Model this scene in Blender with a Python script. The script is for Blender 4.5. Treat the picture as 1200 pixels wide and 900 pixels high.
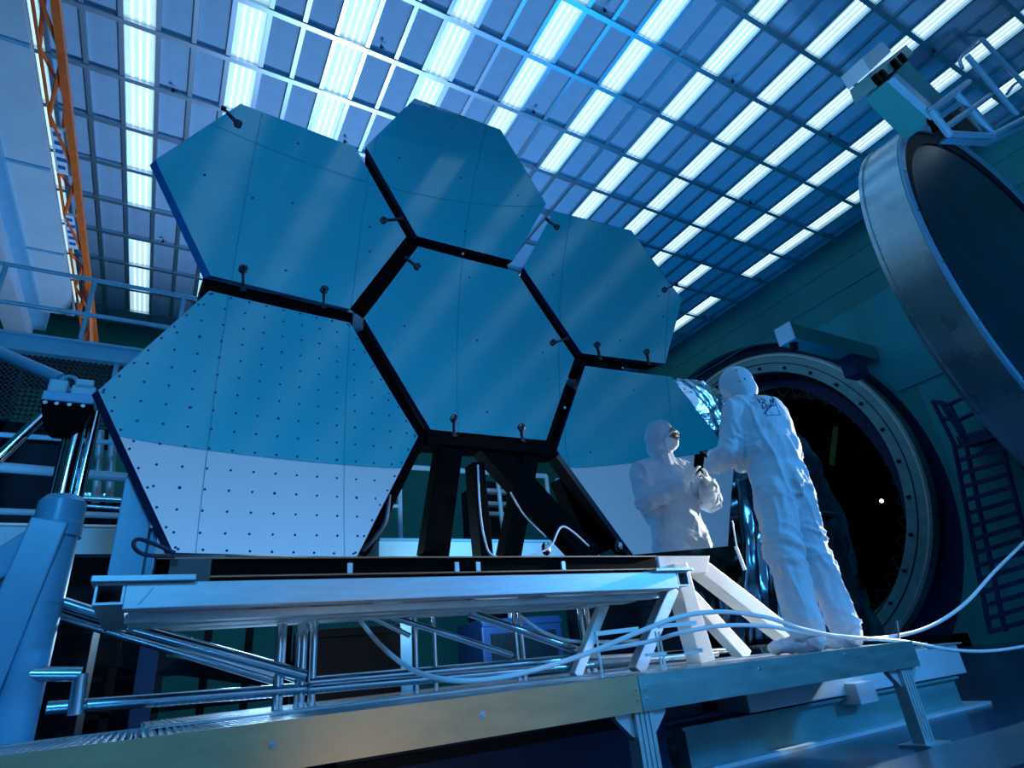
import bpy, bmesh, math, random
from mathutils import Vector, Matrix, Quaternion, noise
from mathutils.bvhtree import BVHTree
random.seed(7)
for o in list(bpy.data.objects): bpy.data.objects.remove(o, do_unlink=True)
scene = bpy.context.scene
COL = scene.collection
V = Vector
PI = math.pi

# ------------------------------------------------------------------ camera
# world frame: camera at the origin, X along the right-hand wall normal, Y towards the far wall, Z up
RC = ((0.87102108, -0.48188838, -0.09542466), (0.13381178, 0.41964558, -0.89777057), (0.47266974, 0.76920815, 0.43000249))
FPX = 697.7
cam_d = bpy.data.cameras.new('camera'); cam = bpy.data.objects.new('camera', cam_d); COL.objects.link(cam)
rx, dn, fw = (V(r) for r in RC)
cam.matrix_world = Matrix(((rx.x, -dn.x, -fw.x, 0), (rx.y, -dn.y, -fw.y, 0), (rx.z, -dn.z, -fw.z, 0), (0, 0, 0, 1)))
cam_d.sensor_width = 36.0; cam_d.lens = FPX / 1200 * 36; cam_d.clip_start = 0.05; cam_d.clip_end = 200
scene.camera = cam

def ray(x, y): return rx * ((x - 600) / FPX) + dn * ((y - 450) / FPX) + fw
def at(x, y, X=None, Y=None, Z=None):
    d = ray(x, y)
    if X is not None: return d * (X / d.x)
    if Y is not None: return d * (Y / d.y)
    return d * (Z / d.z)
def pix(p):
    p = V(p); w = p.dot(fw)
    return (600 + FPX * p.dot(rx) / w, 450 + FPX * p.dot(dn) / w, w)

# ------------------------------------------------------------------ world, lamps, exposure
world = bpy.data.worlds.new('world'); scene.world = world; world.use_nodes = True
bg = world.node_tree.nodes['Background']; bg.inputs[0].default_value = (0.02, 0.10, 0.22, 1); bg.inputs[1].default_value = 0.15
vs = scene.view_settings
vs.view_transform = 'Standard'; vs.look = 'None'; vs.gamma = 1.0; vs.use_curve_mapping = False; vs.exposure = 0.0

def lamp(name, kind, loc, target, energy, color, size=0.3, spot=60, blend=0.6):
    d = bpy.data.lights.new(name, kind); o = bpy.data.objects.new(name, d); COL.objects.link(o)
    d.energy = energy; d.color = color; o.location = loc
    o.rotation_euler = (V(target) - V(loc)).to_track_quat('-Z', 'Y').to_euler()
    if kind == 'AREA': d.size = size
    else: d.shadow_soft_size = size
    if kind == 'SPOT': d.spot_size = math.radians(spot); d.spot_blend = blend
    return o
# white work lamp on the right between technician and mirrors
lamp('work_lamp', 'SPOT', (6.3, 2.36, 1.25), (3.1, 2.7, 0.6), 1150, (1.0, 0.93, 0.84), 0.06, 46, 0.5)
# blue-gelled lamps
lamp('blue_key_lamp', 'SPOT', (-1.2, -2.4, 2.6), (1.0, 2.8, 0.4), 520, (0.05, 0.44, 1.0), 0.4, 72, 0.9)
lamp('blue_back_lamp', 'SPOT', (7.6, -3.2, 2.4), (3.6, 2.5, 0.8), 1150, (0.06, 0.42, 1.0), 0.4, 45, 0.9)
lamp('blue_side_lamp', 'SPOT', (9.0, -3.0, 1.5), (15, 9, 6), 900, (0.02, 0.30, 0.75), 0.5, 100, 0.9)
# pale up-light behind the mirrors, washing the ceiling
lamp('ceiling_wash_lamp', 'SPOT', (4.0, 15.6, 0.4), (1.0, 9.5, 11.6), 4600, (0.32, 0.58, 1.0), 0.9, 100, 1.0)
lamp('ceiling_blue_lamp', 'SPOT', (10.0, 9.0, 0.3), (9.0, 8.0, 11.6), 2300, (0.0, 0.36, 0.95), 2.5, 140, 1.0)
lamp('back_wall_fill', 'SPOT', (3.2, 0.7, -0.42), (5.0, -4.6, 7.5), 2000, (0.26, 0.60, 1.0), 0.2, 140, 0.8)  # added fill near the floor, brightens the wall that the mirrors reflect
# low lamp behind the cart, raking the tubes
lamp('rear_floor_lamp', 'SPOT', (0.9, 6.0, 0.75), (0.6, 2.6, 0.0), 130, (0.35, 0.65, 1.0), 0.3, 100, 0.9)
# lamp in the rear bay behind the stand
lamp('rear_bay_lamp', 'SPOT', (2.2, 3.9, 0.5), (3.4, 7.0, 1.6), 130, (0.30, 0.70, 1.0), 0.15, 125, 0.9)
lamp('balcony_fill', 'SPOT', (-3.0, 3.0, 0.4), (-1.4, 8.0, 4.3), 520, (0.12, 0.52, 1.0), 0.2, 80, 0.9)  # added fill that brightens the left balcony
# added warm fill in front of the walkway, brightens the fascia
lamp('warm_fascia_fill', 'SPOT', (0.9, 0.42, -0.42), (0.95, 2.1, -0.26), 19, (1.0, 0.76, 0.46), 0.08, 50, 0.9)

# ------------------------------------------------------------------ materials
MATS = {}
def mat(name, col, rough=0.5, metal=0.0, var=0.12, scale=6.0, bump=0.0, bscale=60.0, stretch=(1, 1, 1), spec=0.5, emit=None, estr=0.0, rvar=0.0):
    m = bpy.data.materials.new(name); m.use_nodes = True
    nt = m.node_tree; b = nt.nodes['Principled BSDF']
    b.inputs['Roughness'].default_value = rough; b.inputs['Metallic'].default_value = metal
    b.inputs['Specular IOR Level'].default_value = spec
    tc = nt.nodes.new('ShaderNodeTexCoord'); mp = nt.nodes.new('ShaderNodeMapping'); mp.inputs['Scale'].default_value = stretch
    nt.links.new(tc.outputs['Object'], mp.inputs['Vector'])
    n = nt.nodes.new('ShaderNodeTexNoise'); n.inputs['Scale'].default_value = scale; n.inputs['Detail'].default_value = 4
    nt.links.new(mp.outputs['Vector'], n.inputs['Vector'])
    r = nt.nodes.new('ShaderNodeValToRGB'); r.color_ramp.elements[0].position = 0.3; r.color_ramp.elements[1].position = 0.7
    r.color_ramp.elements[0].color = (*[c * (1 - var) for c in col], 1); r.color_ramp.elements[1].color = (*[min(1, c * (1 + var)) for c in col], 1)
    nt.links.new(n.outputs['Fac'], r.inputs['Fac']); nt.links.new(r.outputs['Color'], b.inputs['Base Color'])
    if rvar:
        mr = nt.nodes.new('ShaderNodeMapRange'); mr.inputs['To Min'].default_value = max(0.02, rough - rvar); mr.inputs['To Max'].default_value = rough + rvar
        nt.links.new(n.outputs['Fac'], mr.inputs['Value']); nt.links.new(mr.outputs['Result'], b.inputs['Roughness'])
    if bump:
        n2 = nt.nodes.new('ShaderNodeTexNoise'); n2.inputs['Scale'].default_value = bscale; n2.inputs['Detail'].default_value = 3
        nt.links.new(mp.outputs['Vector'], n2.inputs['Vector'])
        bp = nt.nodes.new('ShaderNodeBump'); bp.inputs['Strength'].default_value = bump; bp.inputs['Distance'].default_value = 0.02
        nt.links.new(n2.outputs['Fac'], bp.inputs['Height']); nt.links.new(bp.outputs['Normal'], b.inputs['Normal'])
    if emit:
        b.inputs['Emission Color'].default_value = (*emit, 1); b.inputs['Emission Strength'].default_value = estr
    MATS[name] = m
    return m
M = {
 'mirror': mat('polished_mirror', (0.80, 0.86, 0.90), 0.015, 1.0, 0.01, 2),
 'mirror_side': mat('mirror_edge_metal', (0.02, 0.28, 0.75), 0.4, 0.2, 0.1, 5),
 'black': mat('black_composite', (0.0012, 0.0012, 0.002), 0.6, 0, 0.3, 8, spec=0.03),
 'blackmetal': mat('black_anodised', (0.012, 0.014, 0.03), 0.35, 0.3, 0.3, 20),
 'alu': mat('brushed_aluminium', (0.50, 0.55, 0.60), 0.44, 0.85, 0.08, 8, 0.05, 90, (1, 6, 6), rvar=0.08),
 'alu_dull': mat('dull_aluminium', (0.45, 0.55, 0.60), 0.45, 0.8, 0.12, 8, 0.05, 60),
 'chrome': mat('chrome', (0.80, 0.86, 0.92), 0.10, 1.0, 0.03, 10),
 'tube': mat('steel_tube', (0.45, 0.58, 0.68), 0.22, 0.9, 0.08, 12),
 'fascia_warm': mat('fascia_reflection_tint', (0.46, 0.32, 0.18), 0.45, 0.35, 0.10, 7, 0.08, 140, (1, 3, 3), rvar=0.1),  # tan base colour stands in for a warm reflection on bare metal
 'fascia': mat('fascia_metal', (0.22, 0.42, 0.45), 0.3, 0.75, 0.10, 5, 0.04, 90, (1, 5, 5), rvar=0.08),
 'bluepaint': mat('blue_paint', (0.16, 0.42, 0.62), 0.32, 0.0, 0.08, 4, 0.03, 40),
 'tealpaint': mat('teal_paint', (0.10, 0.32, 0.36), 0.4, 0.0, 0.12, 5, 0.04, 40),
 'palebox': mat('pale_blue_paint', (0.45, 0.62, 0.74), 0.4, 0.0, 0.07, 5),
 'whitepaint': mat('white_paint', (0.80, 0.81, 0.80), 0.35, 0.0, 0.04, 5, 0.02, 40),
 'orange': mat('orange_paint', (0.80, 0.13, 0.015), 0.5, 0.0, 0.15, 6),
 'girder': mat('girder_paint', (0.50, 0.60, 0.68), 0.5, 0.0, 0.06, 1.5),
 'ceilpanel': mat('ceiling_panel', (0.36, 0.50, 0.66), 0.7, 0.0, 0.05, 3, 0.03, 40),
 'ceilbar': mat('ceiling_bar_metal', (0.50, 0.60, 0.70), 0.38, 0.9, 0.06, 4),
 'plenum': mat('plenum', (0.10, 0.14, 0.2), 0.8),
 'fixture': mat('fixture_white', (0.8, 0.85, 0.88), 0.5, emit=(0.52, 0.88, 1.0), estr=0.64),
 'lamptube': mat('fluorescent_tube', (0.9, 0.95, 1.0), 0.4, emit=(0.80, 1.0, 1.0), estr=1.1),
 'wall': mat('teal_wall', (0.014, 0.25, 0.28), 0.6, 0.0, 0.10, 0.7, 0.02, 8, spec=0.25),
 'wallpanel': mat('teal_wall_panel', (0.014, 0.32, 0.40), 0.55, 0.0, 0.06, 0.7, spec=0.25),
 'farwall': mat('dark_green_wall', (0.016, 0.23, 0.20), 0.6, 0.0, 0.12, 0.6, spec=0.25),
 'backupper': mat('blue_wall_panel', (0.004, 0.42, 0.60), 0.16, 0.0, 0.08, 0.3, spec=0.7),
 'backlower': mat('pale_wall_panel', (0.58, 0.70, 0.84), 0.5, 0.0, 0.05, 0.3),
 'floor': mat('dark_blue_floor', (0.012, 0.05, 0.12), 0.22, 0.0, 0.2, 2, 0.03, 50, rvar=0.06),
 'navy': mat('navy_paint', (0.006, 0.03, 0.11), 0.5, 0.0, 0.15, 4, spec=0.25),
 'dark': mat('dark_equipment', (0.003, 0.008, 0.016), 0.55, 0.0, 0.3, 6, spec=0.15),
 'rim': mat('door_rim_steel', (0.30, 0.46, 0.52), 0.28, 0.85, 0.10, 2, 0.05, 40, (1, 1, 1), rvar=0.1),
 'chamber': mat('chamber_flange_steel', (0.13, 0.35, 0.41), 0.45, 0.5, 0.12, 3, 0.05, 30, rvar=0.1),
 'doorface': mat('dark_door_face', (0.006, 0.022, 0.045), 0.35, 0.2, 0.5, 1.2, 0.1, 6),
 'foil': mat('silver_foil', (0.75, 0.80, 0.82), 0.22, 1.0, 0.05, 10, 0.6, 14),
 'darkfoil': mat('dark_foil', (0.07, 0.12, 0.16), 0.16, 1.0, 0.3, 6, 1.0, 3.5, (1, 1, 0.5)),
 'hose': mat('white_hose', (0.80, 0.84, 0.90), 0.35, 0.0, 0.03, 20),
 'cable': mat('black_cable', (0.012, 0.02, 0.05), 0.4),
 'suit': mat('cleanroom_suit', (0.52, 0.60, 0.70), 0.75, 0.0, 0.03, 8, 0.12, 30, (1, 1, 0.4)),
 'glove': mat('white_glove', (0.82, 0.82, 0.80), 0.6, 0.0, 0.03, 40, 0.2, 120),
 'skin': mat('skin', (0.45, 0.20, 0.12), 0.5, 0.0, 0.08, 30),
 'eye': mat('eye', (0.03, 0.02, 0.02), 0.2),
 'ink': mat('navy_ink', (0.01, 0.02, 0.14), 0.6),
 'grate': mat('grating_steel', (0.70, 0.78, 0.85), 0.25, 0.85, 0.06, 10),
 'deckpan': mat('deck_pan', (0.03, 0.05, 0.08), 0.45, 0.7, 0.1, 10),
 'sign': mat('sign_white', (0.75, 0.80, 0.85), 0.5),
 'signblue': mat('sign_blue', (0.02, 0.12, 0.40), 0.5),
 'copper': mat('copper_edge', (0.30, 0.15, 0.09), 0.4, 0.6),
 'lampwhite': mat('small_lamp', (0.8, 0.8, 0.8), 0.4, emit=(0.9, 1.0, 1.0), estr=4),
 'mesh': mat('guard_mesh', (0.03, 0.05, 0.06), 0.5),
}

# ------------------------------------------------------------------ mesh helpers
class MB:
    def __init__(s): s.v = []; s.f = []
    def poly(s, vs, fs):
        b = len(s.v); s.v += [V(v) for v in vs]; s.f += [tuple(i + b for i in f) for f in fs]; return s
    def box(s, a, b):
        x0, y0, z0 = (min(a[i], b[i]) for i in range(3)); x1, y1, z1 = (max(a[i], b[i]) for i in range(3))
        return s.poly([(x0, y0, z0), (x1, y0, z0), (x1, y1, z0), (x0, y1, z0), (x0, y0, z1), (x1, y0, z1), (x1, y1, z1), (x0, y1, z1)],
                      [(0, 3, 2, 1), (4, 5, 6, 7), (0, 1, 5, 4), (1, 2, 6, 5), (2, 3, 7, 6), (3, 0, 4, 7)])
    def cbox(s, c, d): return s.box([c[i] - d[i] / 2 for i in range(3)], [c[i] + d[i] / 2 for i in range(3)])
    def beam(s, p, q, w, h, up=(0, 0, 1)):
        p, q = V(p), V(q); d = (q - p).normalized(); u = V(up)
        if abs(d.dot(u)) > 0.98: u = V((0, 1, 0))
        a = d.cross(u).normalized() * w / 2; b = a.cross(d).normalized() * h / 2
        vs = [e + sa * a + sb * b for e in (p, q) for sa, sb in ((-1, -1), (1, -1), (1, 1), (-1, 1))]
        return s.poly(vs, [(0, 1, 2, 3), (7, 6, 5, 4), (0, 4, 5, 1), (1, 5, 6, 2), (2, 6, 7, 3), (3, 7, 4, 0)])
    def tube(s, pts, r, n=10, caps=True):
        pts = [V(p) for p in pts]; rs = r if isinstance(r, (list, tuple)) else [r] * len(pts)
        b = len(s.v); prev = None
        for i, p in enumerate(pts):
            t = (pts[min(i + 1, len(pts) - 1)] - pts[max(i - 1, 0)]).normalized()
            if prev is None:
                u = V((0, 0, 1)) if abs(t.z) < 0.9 else V((1, 0, 0)); a = t.cross(u).normalized()
            else: a = (prev - t * prev.dot(t)).normalized()
            prev = a; c = t.cross(a)
            for k in range(n):
                an = 2 * PI * k / n; s.v.append(p + (a * math.cos(an) + c * math.sin(an)) * rs[i])
        for i in range(len(pts) - 1):
            for k in range(n):
                k2 = (k + 1) % n
                s.f.append((b + i * n + k, b + i * n + k2, b + (i + 1) * n + k2, b + (i + 1) * n + k))
        if caps:
            s.f.append(tuple(b + k for k in reversed(range(n)))); e = b + (len(pts) - 1) * n
            s.f.append(tuple(e + k for k in range(n)))
        return s
    def ball(s, c, r, n=12, m=8):
        c = V(c); r = V(r) if not isinstance(r, (int, float)) else V((r, r, r)); b = len(s.v)
        s.v.append(c + V((0, 0, r.z)))
        for i in range(1, m):
            for k in range(n):
                ph = PI * i / m; th = 2 * PI * k / n
                s.v.append(c + V((r.x * math.sin(ph) * math.cos(th), r.y * math.sin(ph) * math.sin(th), r.z * math.cos(ph))))
        s.v.append(c - V((0, 0, r.z))); l = len(s.v) - 1
        for k in range(n):
            k2 = (k + 1) % n
            s.f.append((b, b + 1 + k, b + 1 + k2)); s.f.append((l, b + 1 + (m - 2) * n + k2, b + 1 + (m - 2) * n + k))
            for i in range(m - 2):
                s.f.append((b + 1 + i * n + k, b + 1 + (i + 1) * n + k, b + 1 + (i + 1) * n + k2, b + 1 + i * n + k2))
        return s
    def prism(s, poly, d):           # polygon (list of Vector) extruded by vector d
        n = len(poly); d = V(d); b = len(s.v)
        s.v += [V(p) for p in poly] + [V(p) + d for p in poly]
        s.f.append(tuple(b + i for i in range(n))); s.f.append(tuple(b + n + i for i in reversed(range(n))))
        for i in range(n):
            j = (i + 1) % n; s.f.append((b + j, b + i, b + n + i, b + n + j))
        return s
    def ring(s, c, axis, r0, r1, d, n=64, a0=0, a1=2 * PI):    # annular solid, axis 'X' or 'Y'
        b = len(s.v); full = abs(a1 - a0 - 2 * PI) < 1e-6; cnt = n if full else n + 1
        for i in range(cnt):
            an = a0 + (a1 - a0) * i / n; co, si = math.cos(an), math.sin(an)
            for r, t in ((r0, 0), (r1, 0), (r1, d), (r0, d)):
                s.v.append(V((c[0] + t, c[1] + r * co, c[2] + r * si)) if axis == 'X' else V((c[0] + r * co, c[1] + t, c[2] + r * si)))
        for i in range(n):
            j = (i + 1) % cnt
            for k in range(4):
                k2 = (k + 1) % 4; s.f.append((b + i * 4 + k, b + i * 4 + k2, b + j * 4 + k2, b + j * 4 + k))
        return s
    def mesh(s, name, mats, off=V((0, 0, 0)), smooth=False, bevel=0):
        me = bpy.data.meshes.new(name); me.from_pydata([tuple(v - off) for v in s.v], [], s.f)
        bm = bmesh.new(); bm.from_mesh(me); bmesh.ops.recalc_face_normals(bm, faces=bm.faces)
        if bevel: bmesh.ops.bevel(bm, geom=[e for e in bm.edges if len(e.link_faces) == 2 and e.calc_face_angle(0) > 0.5], offset=bevel, segments=2, affect='EDGES', profile=0.6)
        bm.to_mesh(me); bm.free()
        for m in (mats if isinstance(mats, (list, tuple)) else [mats]): me.materials.append(m)
        if smooth:
            for p in me.polygons: p.use_smooth = True
            if smooth != 'all':
                try: me.set_sharp_from_angle(angle=math.radians(40))
                except Exception: pass
        me.update(); return me
    def build(s, name, mats, parent=None, smooth=False, bevel=0):
        off = parent.matrix_world.translation if parent is not None else V((0, 0, 0))
        off = V(wloc(parent)) if parent is not None else V((0, 0, 0))
        return put(name, s.mesh(name, mats, off, smooth, bevel), parent)
def wloc(o):
    l = V((0, 0, 0))
    while o is not None: l += V(o.location); o = o.parent
    return l
def put(name, me, parent=None, loc=None):
    o = bpy.data.objects.new(name, me); COL.objects.link(o); o.parent = parent
    if loc is not None: o.location = loc
    return o
def tag(o, label=None, cat=None, group=None, kind=None):
    if label: o['label'] = label
    if cat: o['category'] = cat
    if group: o['group'] = group
    if kind: o['kind'] = kind
    return o
def thing(name, loc, label, cat, group=None):
    o = bpy.data.objects.new(name, None); COL.objects.link(o); o.location = loc; o.empty_display_size = 0.1
    return tag(o, label, cat, group)
def bez(pts, n=8):                   # Catmull-Rom
    pts = [V(p) for p in pts]; out = []
    for i in range(len(pts) - 1):
        p0, p1, p2, p3 = pts[max(i - 1, 0)], pts[i], pts[i + 1], pts[min(i + 2, len(pts) - 1)]
        for k in range(n):
            t = k / n
            out.append(0.5 * ((2 * p1) + (p2 - p0) * t + (2 * p0 - 5 * p1 + 4 * p2 - p3) * t * t + (3 * p1 - p0 - 3 * p2 + p3) * t ** 3))
    return out + [pts[-1]]

# ================================================================== SETTING
HC = 11.66; CW = 0.6097; CD = 1.3293
def CX(i): return CW * i - 2.6355
def CY(j): return CD * j + 9.2506
XR, YF, YB, XL, ZF = 17.85, 20.96, -4.6, -10.0, -0.565
tag(MB().box((XL, YB, ZF - 0.1), (26, YF, ZF)).build('floor', M['floor']), 'dark glossy blue hall floor', kind='structure')
ceil = tag(MB().box((XL, YB, HC + 0.12), (XR, YF, HC + 0.3)).build('ceiling', M['plenum']), 'grid ceiling of grey panels and light strips', kind='structure')
tag(MB().box((XL - 0.2, YF, ZF), (XR, YF + 0.2, HC + 0.1)).build('wall_far', M['farwall']), kind='structure')
tag(MB().box((XL - 0.2, YB, ZF), (XL, YF, HC + 0.1)).build('wall_left', M['farwall']), kind='structure')
wb = tag(MB().box((XL - 0.2, YB - 0.2, ZF), (XR + 0.2, YB, HC + 0.1)).build('wall_back', M['backupper']), kind='structure')
# back wall panels (seen mirrored in the hexagons): pale lower sheets, blue upper sheets
zs = [(ZF, 2.4, 'backlower'), (2.4, 5.35, 'backlower'), (5.35, 10.34, 'backupper'), (10.34, HC + 0.05, 'backupper')]
for k in range(-6, 9):
    x0 = 1.9 + 1.93 * (k - 1); x1 = x0 + 1.93
    x0 = max(x0, XL + 0.02); x1 = min(x1, XR - 0.02)
    if x1 - x0 < 0.2: continue
    for z0, z1, mk in zs:
        MB().box((x0 + 0.006, YB, z0 + 0.006), (x1 - 0.006, YB + 0.018, z1 - 0.006)).build('panel', M[mk], wb)
# right wall with the round opening
HOC, HOR = (14.1, 3.7), 6.5
mb = MB(); n = 96; ins = []; outs = []
for i in range(n):
    a = 2 * PI * i / n; co, si = math.cos(a), math.sin(a)
    ins.append((XR, HOC[0] + HOR * co, HOC[1] + HOR * si))
    ts = []
    if co > 1e-6: ts.append((YF - HOC[0]) / co)
    if co < -1e-6: ts.append((YB - HOC[0]) / co)
    if si > 1e-6: ts.append((HC + 0.1 - HOC[1]) / si)
    if si < -1e-6: ts.append((-3.2 - HOC[1]) / si)
    t = min(ts); outs.append((XR, HOC[0] + t * co, HOC[1] + t * si))
vsx = ins + outs + [(x + 0.3, y, z) for x, y, z in ins] + [(x + 0.3, y, z) for x, y, z in outs]
fs = []
for i in range(n):
    j = (i + 1) % n
    fs += [(i, j, n + j, n + i), (2 * n + j, 2 * n + i, 3 * n + i, 3 * n + j), (i, 2 * n + i, 2 * n + j, j)]
# corner fillers
for (yy, zz) in ((YF, HC + 0.1), (YB, HC + 0.1), (YF, -3.2), (YB, -3.2)):
    b = len(vsx); best = sorted(range(n), key=lambda i: (outs[i][1] - yy) ** 2 + (outs[i][2] - zz) ** 2)[:2]
    vsx.append((XR, yy, zz)); fs.append((b, n + best[0], n + best[1]))
wr = tag(MB().poly(vsx, fs).build('wall_right', M['wall']), kind='structure')
def wpanel(poly): MB().prism([V((XR - 0.04, y, z)) for y, z in poly], (0.04, 0, 0)).build('wall_panel', M['wallpanel'], wr)
arc = [(HOC[0] - 6.62 * math.cos(a), HOC[1] + 6.62 * math.sin(a)) for a in [math.radians(55.4 - 34 * k / 12) for k in range(13)]]
wpanel([(6.63, 6.12), (6.63, 9.15)] + arc)
for (y0, y1, z0, z1) in ((2.6, 5.9, 6.12, 9.15), (-1.2, 2.0, 6.12, 9.15), (6.0, 7.4, 0.4, 6.04), (2.6, 5.9, 0.4, 6.04), (-1.2, 2.0, 0.4, 6.04)):
    wpanel([(y0, z0), (y1, z0), (y1, z1), (y0, z1)])
# long wall ribs / seams
for z in (9.9, 10.8):
    MB().box((XR - 0.03, YB, z), (XR, YF, z + 0.02)).build('wall_seam', M['wallpanel'], wr)

# ------------------------------------------------------------------ ceiling grid
JR = range(-11, 9); IR = range(-12, 34)
def clampx(x): return min(max(x, XL), XR)
def clampy(y): return min(max(y, YB), YF)
bar_x = MB().cbox((0, 0, 0), (1, 0.10, 0.10)).mesh('ceiling_bar', M['ceilbar'])
for j in JR:
    y = CY(j)
    if YB < y < YF:
        o = put('ceiling_bar', bar_x, ceil, ((XL + XR) / 2, y, HC - 0.01)); o.scale = (XR - XL, 1, 1)
bar_y = MB().cbox((0, 0, 0), (0.085, 1, 0.07)).mesh('ceiling_bar', M['ceilbar'])
for i in IR:
    x = CX(i)
    if XL < x < XR:
        o = put('ceiling_bar', bar_y, ceil, (x, (YB + YF) / 2, HC)); o.scale = (1, YF - YB, 1)
unlit = {(1, 4), (28, 0), (31, 1), (16, 0), (25, 3)}
panel_me = MB().cbox((0, 0, 0.06), (CW - 0.085, CD - 0.10, 0.04)).mesh('panel', M['ceilpanel'])
cells = []
for i in range(-12, 34):
    for j in range(-11, 9):
        x0, x1 = clampx(CX(i)), clampx(CX(i + 1)); y0, y1 = clampy(CY(j)), clampy(CY(j + 1))
        if x1 - x0 < 0.05 or y1 - y0 < 0.05: continue
        c = V(((x0 + x1) / 2, (y0 + y1) / 2, HC)); full = (x1 - x0 > CW - 0.01 and y1 - y0 > CD - 0.01)
        px, py, w = pix(c); vis = w > 0.5 and -25 < px < 1225 and -25 < py < 430
        light = (i % 3 == 1) and full and (i, j) not in unlit and j < 8
        cells.append((i, j, c, full, vis, w, light, x1 - x0, y1 - y0))
# light strips
housing = MB().box((-CW / 2 + 0.045, -CD / 2 + 0.055, 0.03), (CW / 2 - 0.045, CD / 2 - 0.055, 0.07)).mesh('diffuser', M['fixture'])
tube_me = MB().tube([(0, -CD / 2 + 0.07, 0), (0, CD / 2 - 0.07, 0)], 0.016, 8).mesh('lamp_tube', M['lamptube'], smooth=True)
ORD = ['', 'first', 'second', 'third', 'fourth', 'fifth', 'sixth', 'seventh', 'eighth', 'ninth', 'tenth', 'eleventh', 'twelfth', 'thirteenth', 'fourteenth', 'fifteenth', 'sixteenth', 'seventeenth', 'eighteenth', 'nineteenth', 'twentieth']
def strip_name(i): n_ = (i + 5) // 3; return 'leftmost strip' if n_ <= 0 else '%s strip from the left' % ORD[n_ + 1]
lights = [c for c in cells if c[6]]; mbl = MB()
for (i, j, c, full, vis, w, light, dx, dy) in lights:
    if not vis: mbl.box((c.x - CW / 2 + 0.045, c.y - CD / 2 + 0.055, c.z + 0.03), (c.x + CW / 2 - 0.045, c.y + CD / 2 - 0.055, c.z + 0.07)); continue
    lab = 'fluorescent ceiling light in the %s, %s row from the far wall' % (strip_name(i), ORD[9 - j])
    t = thing('ceiling_light', c, lab, 'ceiling light', 'fluorescent lights in the ceiling grid')
    put('diffuser', housing, t)
    for q in (-0.13, 0, 0.13): put('lamp_tube', tube_me, t, (q, 0, 0.02))
tag(mbl.build('diffuser_rest', M['fixture'], ceil), kind='stuff')
pans = sorted([c for c in cells if not c[6]], key=lambda c: (not c[4], c[5]))
mbp = MB()
cnt = 0
for (i, j, c, full, vis, w, light, dx, dy) in pans:
    if vis and full and cnt < 300:
        put('panel', panel_me, ceil, c); cnt += 1
    else: mbp.cbox((c.x, c.y, c.z + 0.06), (dx - 0.05, dy - 0.05, 0.04))
tag(mbp.build('panel_rest', M['ceilpanel'], ceil), kind='stuff')
# sprinkler heads under the panels
spk = MB().tube([(0, 0, 0.05), (0, 0, -0.10)], 0.02, 8).tube([(0, 0, -0.10), (0, 0, -0.12)], 0.06, 10)
spk.beam((0.0, 0, 0.0), (0.14, 0.05, -0.05), 0.02, 0.02)
spk_me = spk.mesh('sprinkler_head', M['dark'])
for (x, y) in ((203, 104), (447, 53), (625, 129), (708, 10), (858, 93), (805, 298), (972, 158), (1093, 58), (879, 236), (191, 281), (966, 275), (890, 326), (404, 164), (826, 370), (188, 342)):
    p = at(x, y, Z=HC - 0.03)
    o = put('sprinkler_head', spk_me, None, p); o.scale = (0.6, 0.6, 0.6)
    i_ = math.floor((p.x + 2.6355) / CW); j_ = math.floor((p.y - 9.2506) / CD)
    tag(o, 'dark sprinkler head right of the %s, %s row from far wall' % (strip_name((i_ - 1) // 3 * 3 + 1), ORD[max(1, 9 - j_)]), 'sprinkler', 'sprinkler heads under the ceiling')

# ================================================================== MIRROR SEGMENTS
MC = V((1.63270866, 3.01112811, 1.95835848)); MU = V((0.99986429, 0.01079562, 0.01244403)); MV = V((-0.01282323, 0.03579753, 0.99927679)); MN = V((0.01034235, -0.99930075, 0.03593111)); MK = 0.02703196
def surf(u, v, off=0.0): return MC + MU * u + MV * v + MN * (MK * (u * u + v * v) + off)
def hit(x, y):
    d = ray(x, y); s = 3.0
    for _ in range(40):
        def g(s): l = d * s - MC; u, v = l.dot(MU), l.dot(MV); return l.dot(MN) - MK * (u * u + v * v)
        a = g(s); s -= a / ((g(s + 1e-4) - a) / 1e-4)
    l = d * s - MC; return l.dot(MU), l.dot(MV)
HEX = {
 'A': [(182, 187), (282, 121.3), (416.7, 172.7), (476, 277.3), (410, 362), (246.7, 322.7)],
 'B': [(428.7, 171.3), (486, 115), (586.7, 151.7), (640, 238.7), (601.3, 305.3), (488.7, 276.7)],
 'C': [(426.7, 372.7), (490, 288.7), (605.3, 318), (673.3, 420), (640, 516), (504.7, 503.3)],
 'D': [(115, 457.3), (245.3, 340.7), (410, 378), (490, 511.3), (418, 652.7), (203.3, 647.6)],
 'E': [(613.3, 313.3), (649.3, 247), (740, 270), (799.3, 350.7), (780, 426), (682, 414)],
 'F': [(652.7, 527.3), (686, 428.7), (787, 441.5), (861, 537), (853, 640), (742, 650)]}
HLAB = {'A': 'upper left hexagonal mirror segment reflecting ceiling light streaks, beside the orange truss',
        'B': 'topmost hexagonal mirror segment standing against the bright ceiling lights',
        'C': 'central hexagonal mirror segment surrounded by black gaps, above the black struts',
        'D': 'largest nearest hexagonal mirror segment at lower left, covered with a grid of dark dots',
        'E': 'right hand upper hexagonal mirror segment standing before the teal wall',
        'F': 'lower right hexagonal mirror segment showing the reflected technician'}
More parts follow.
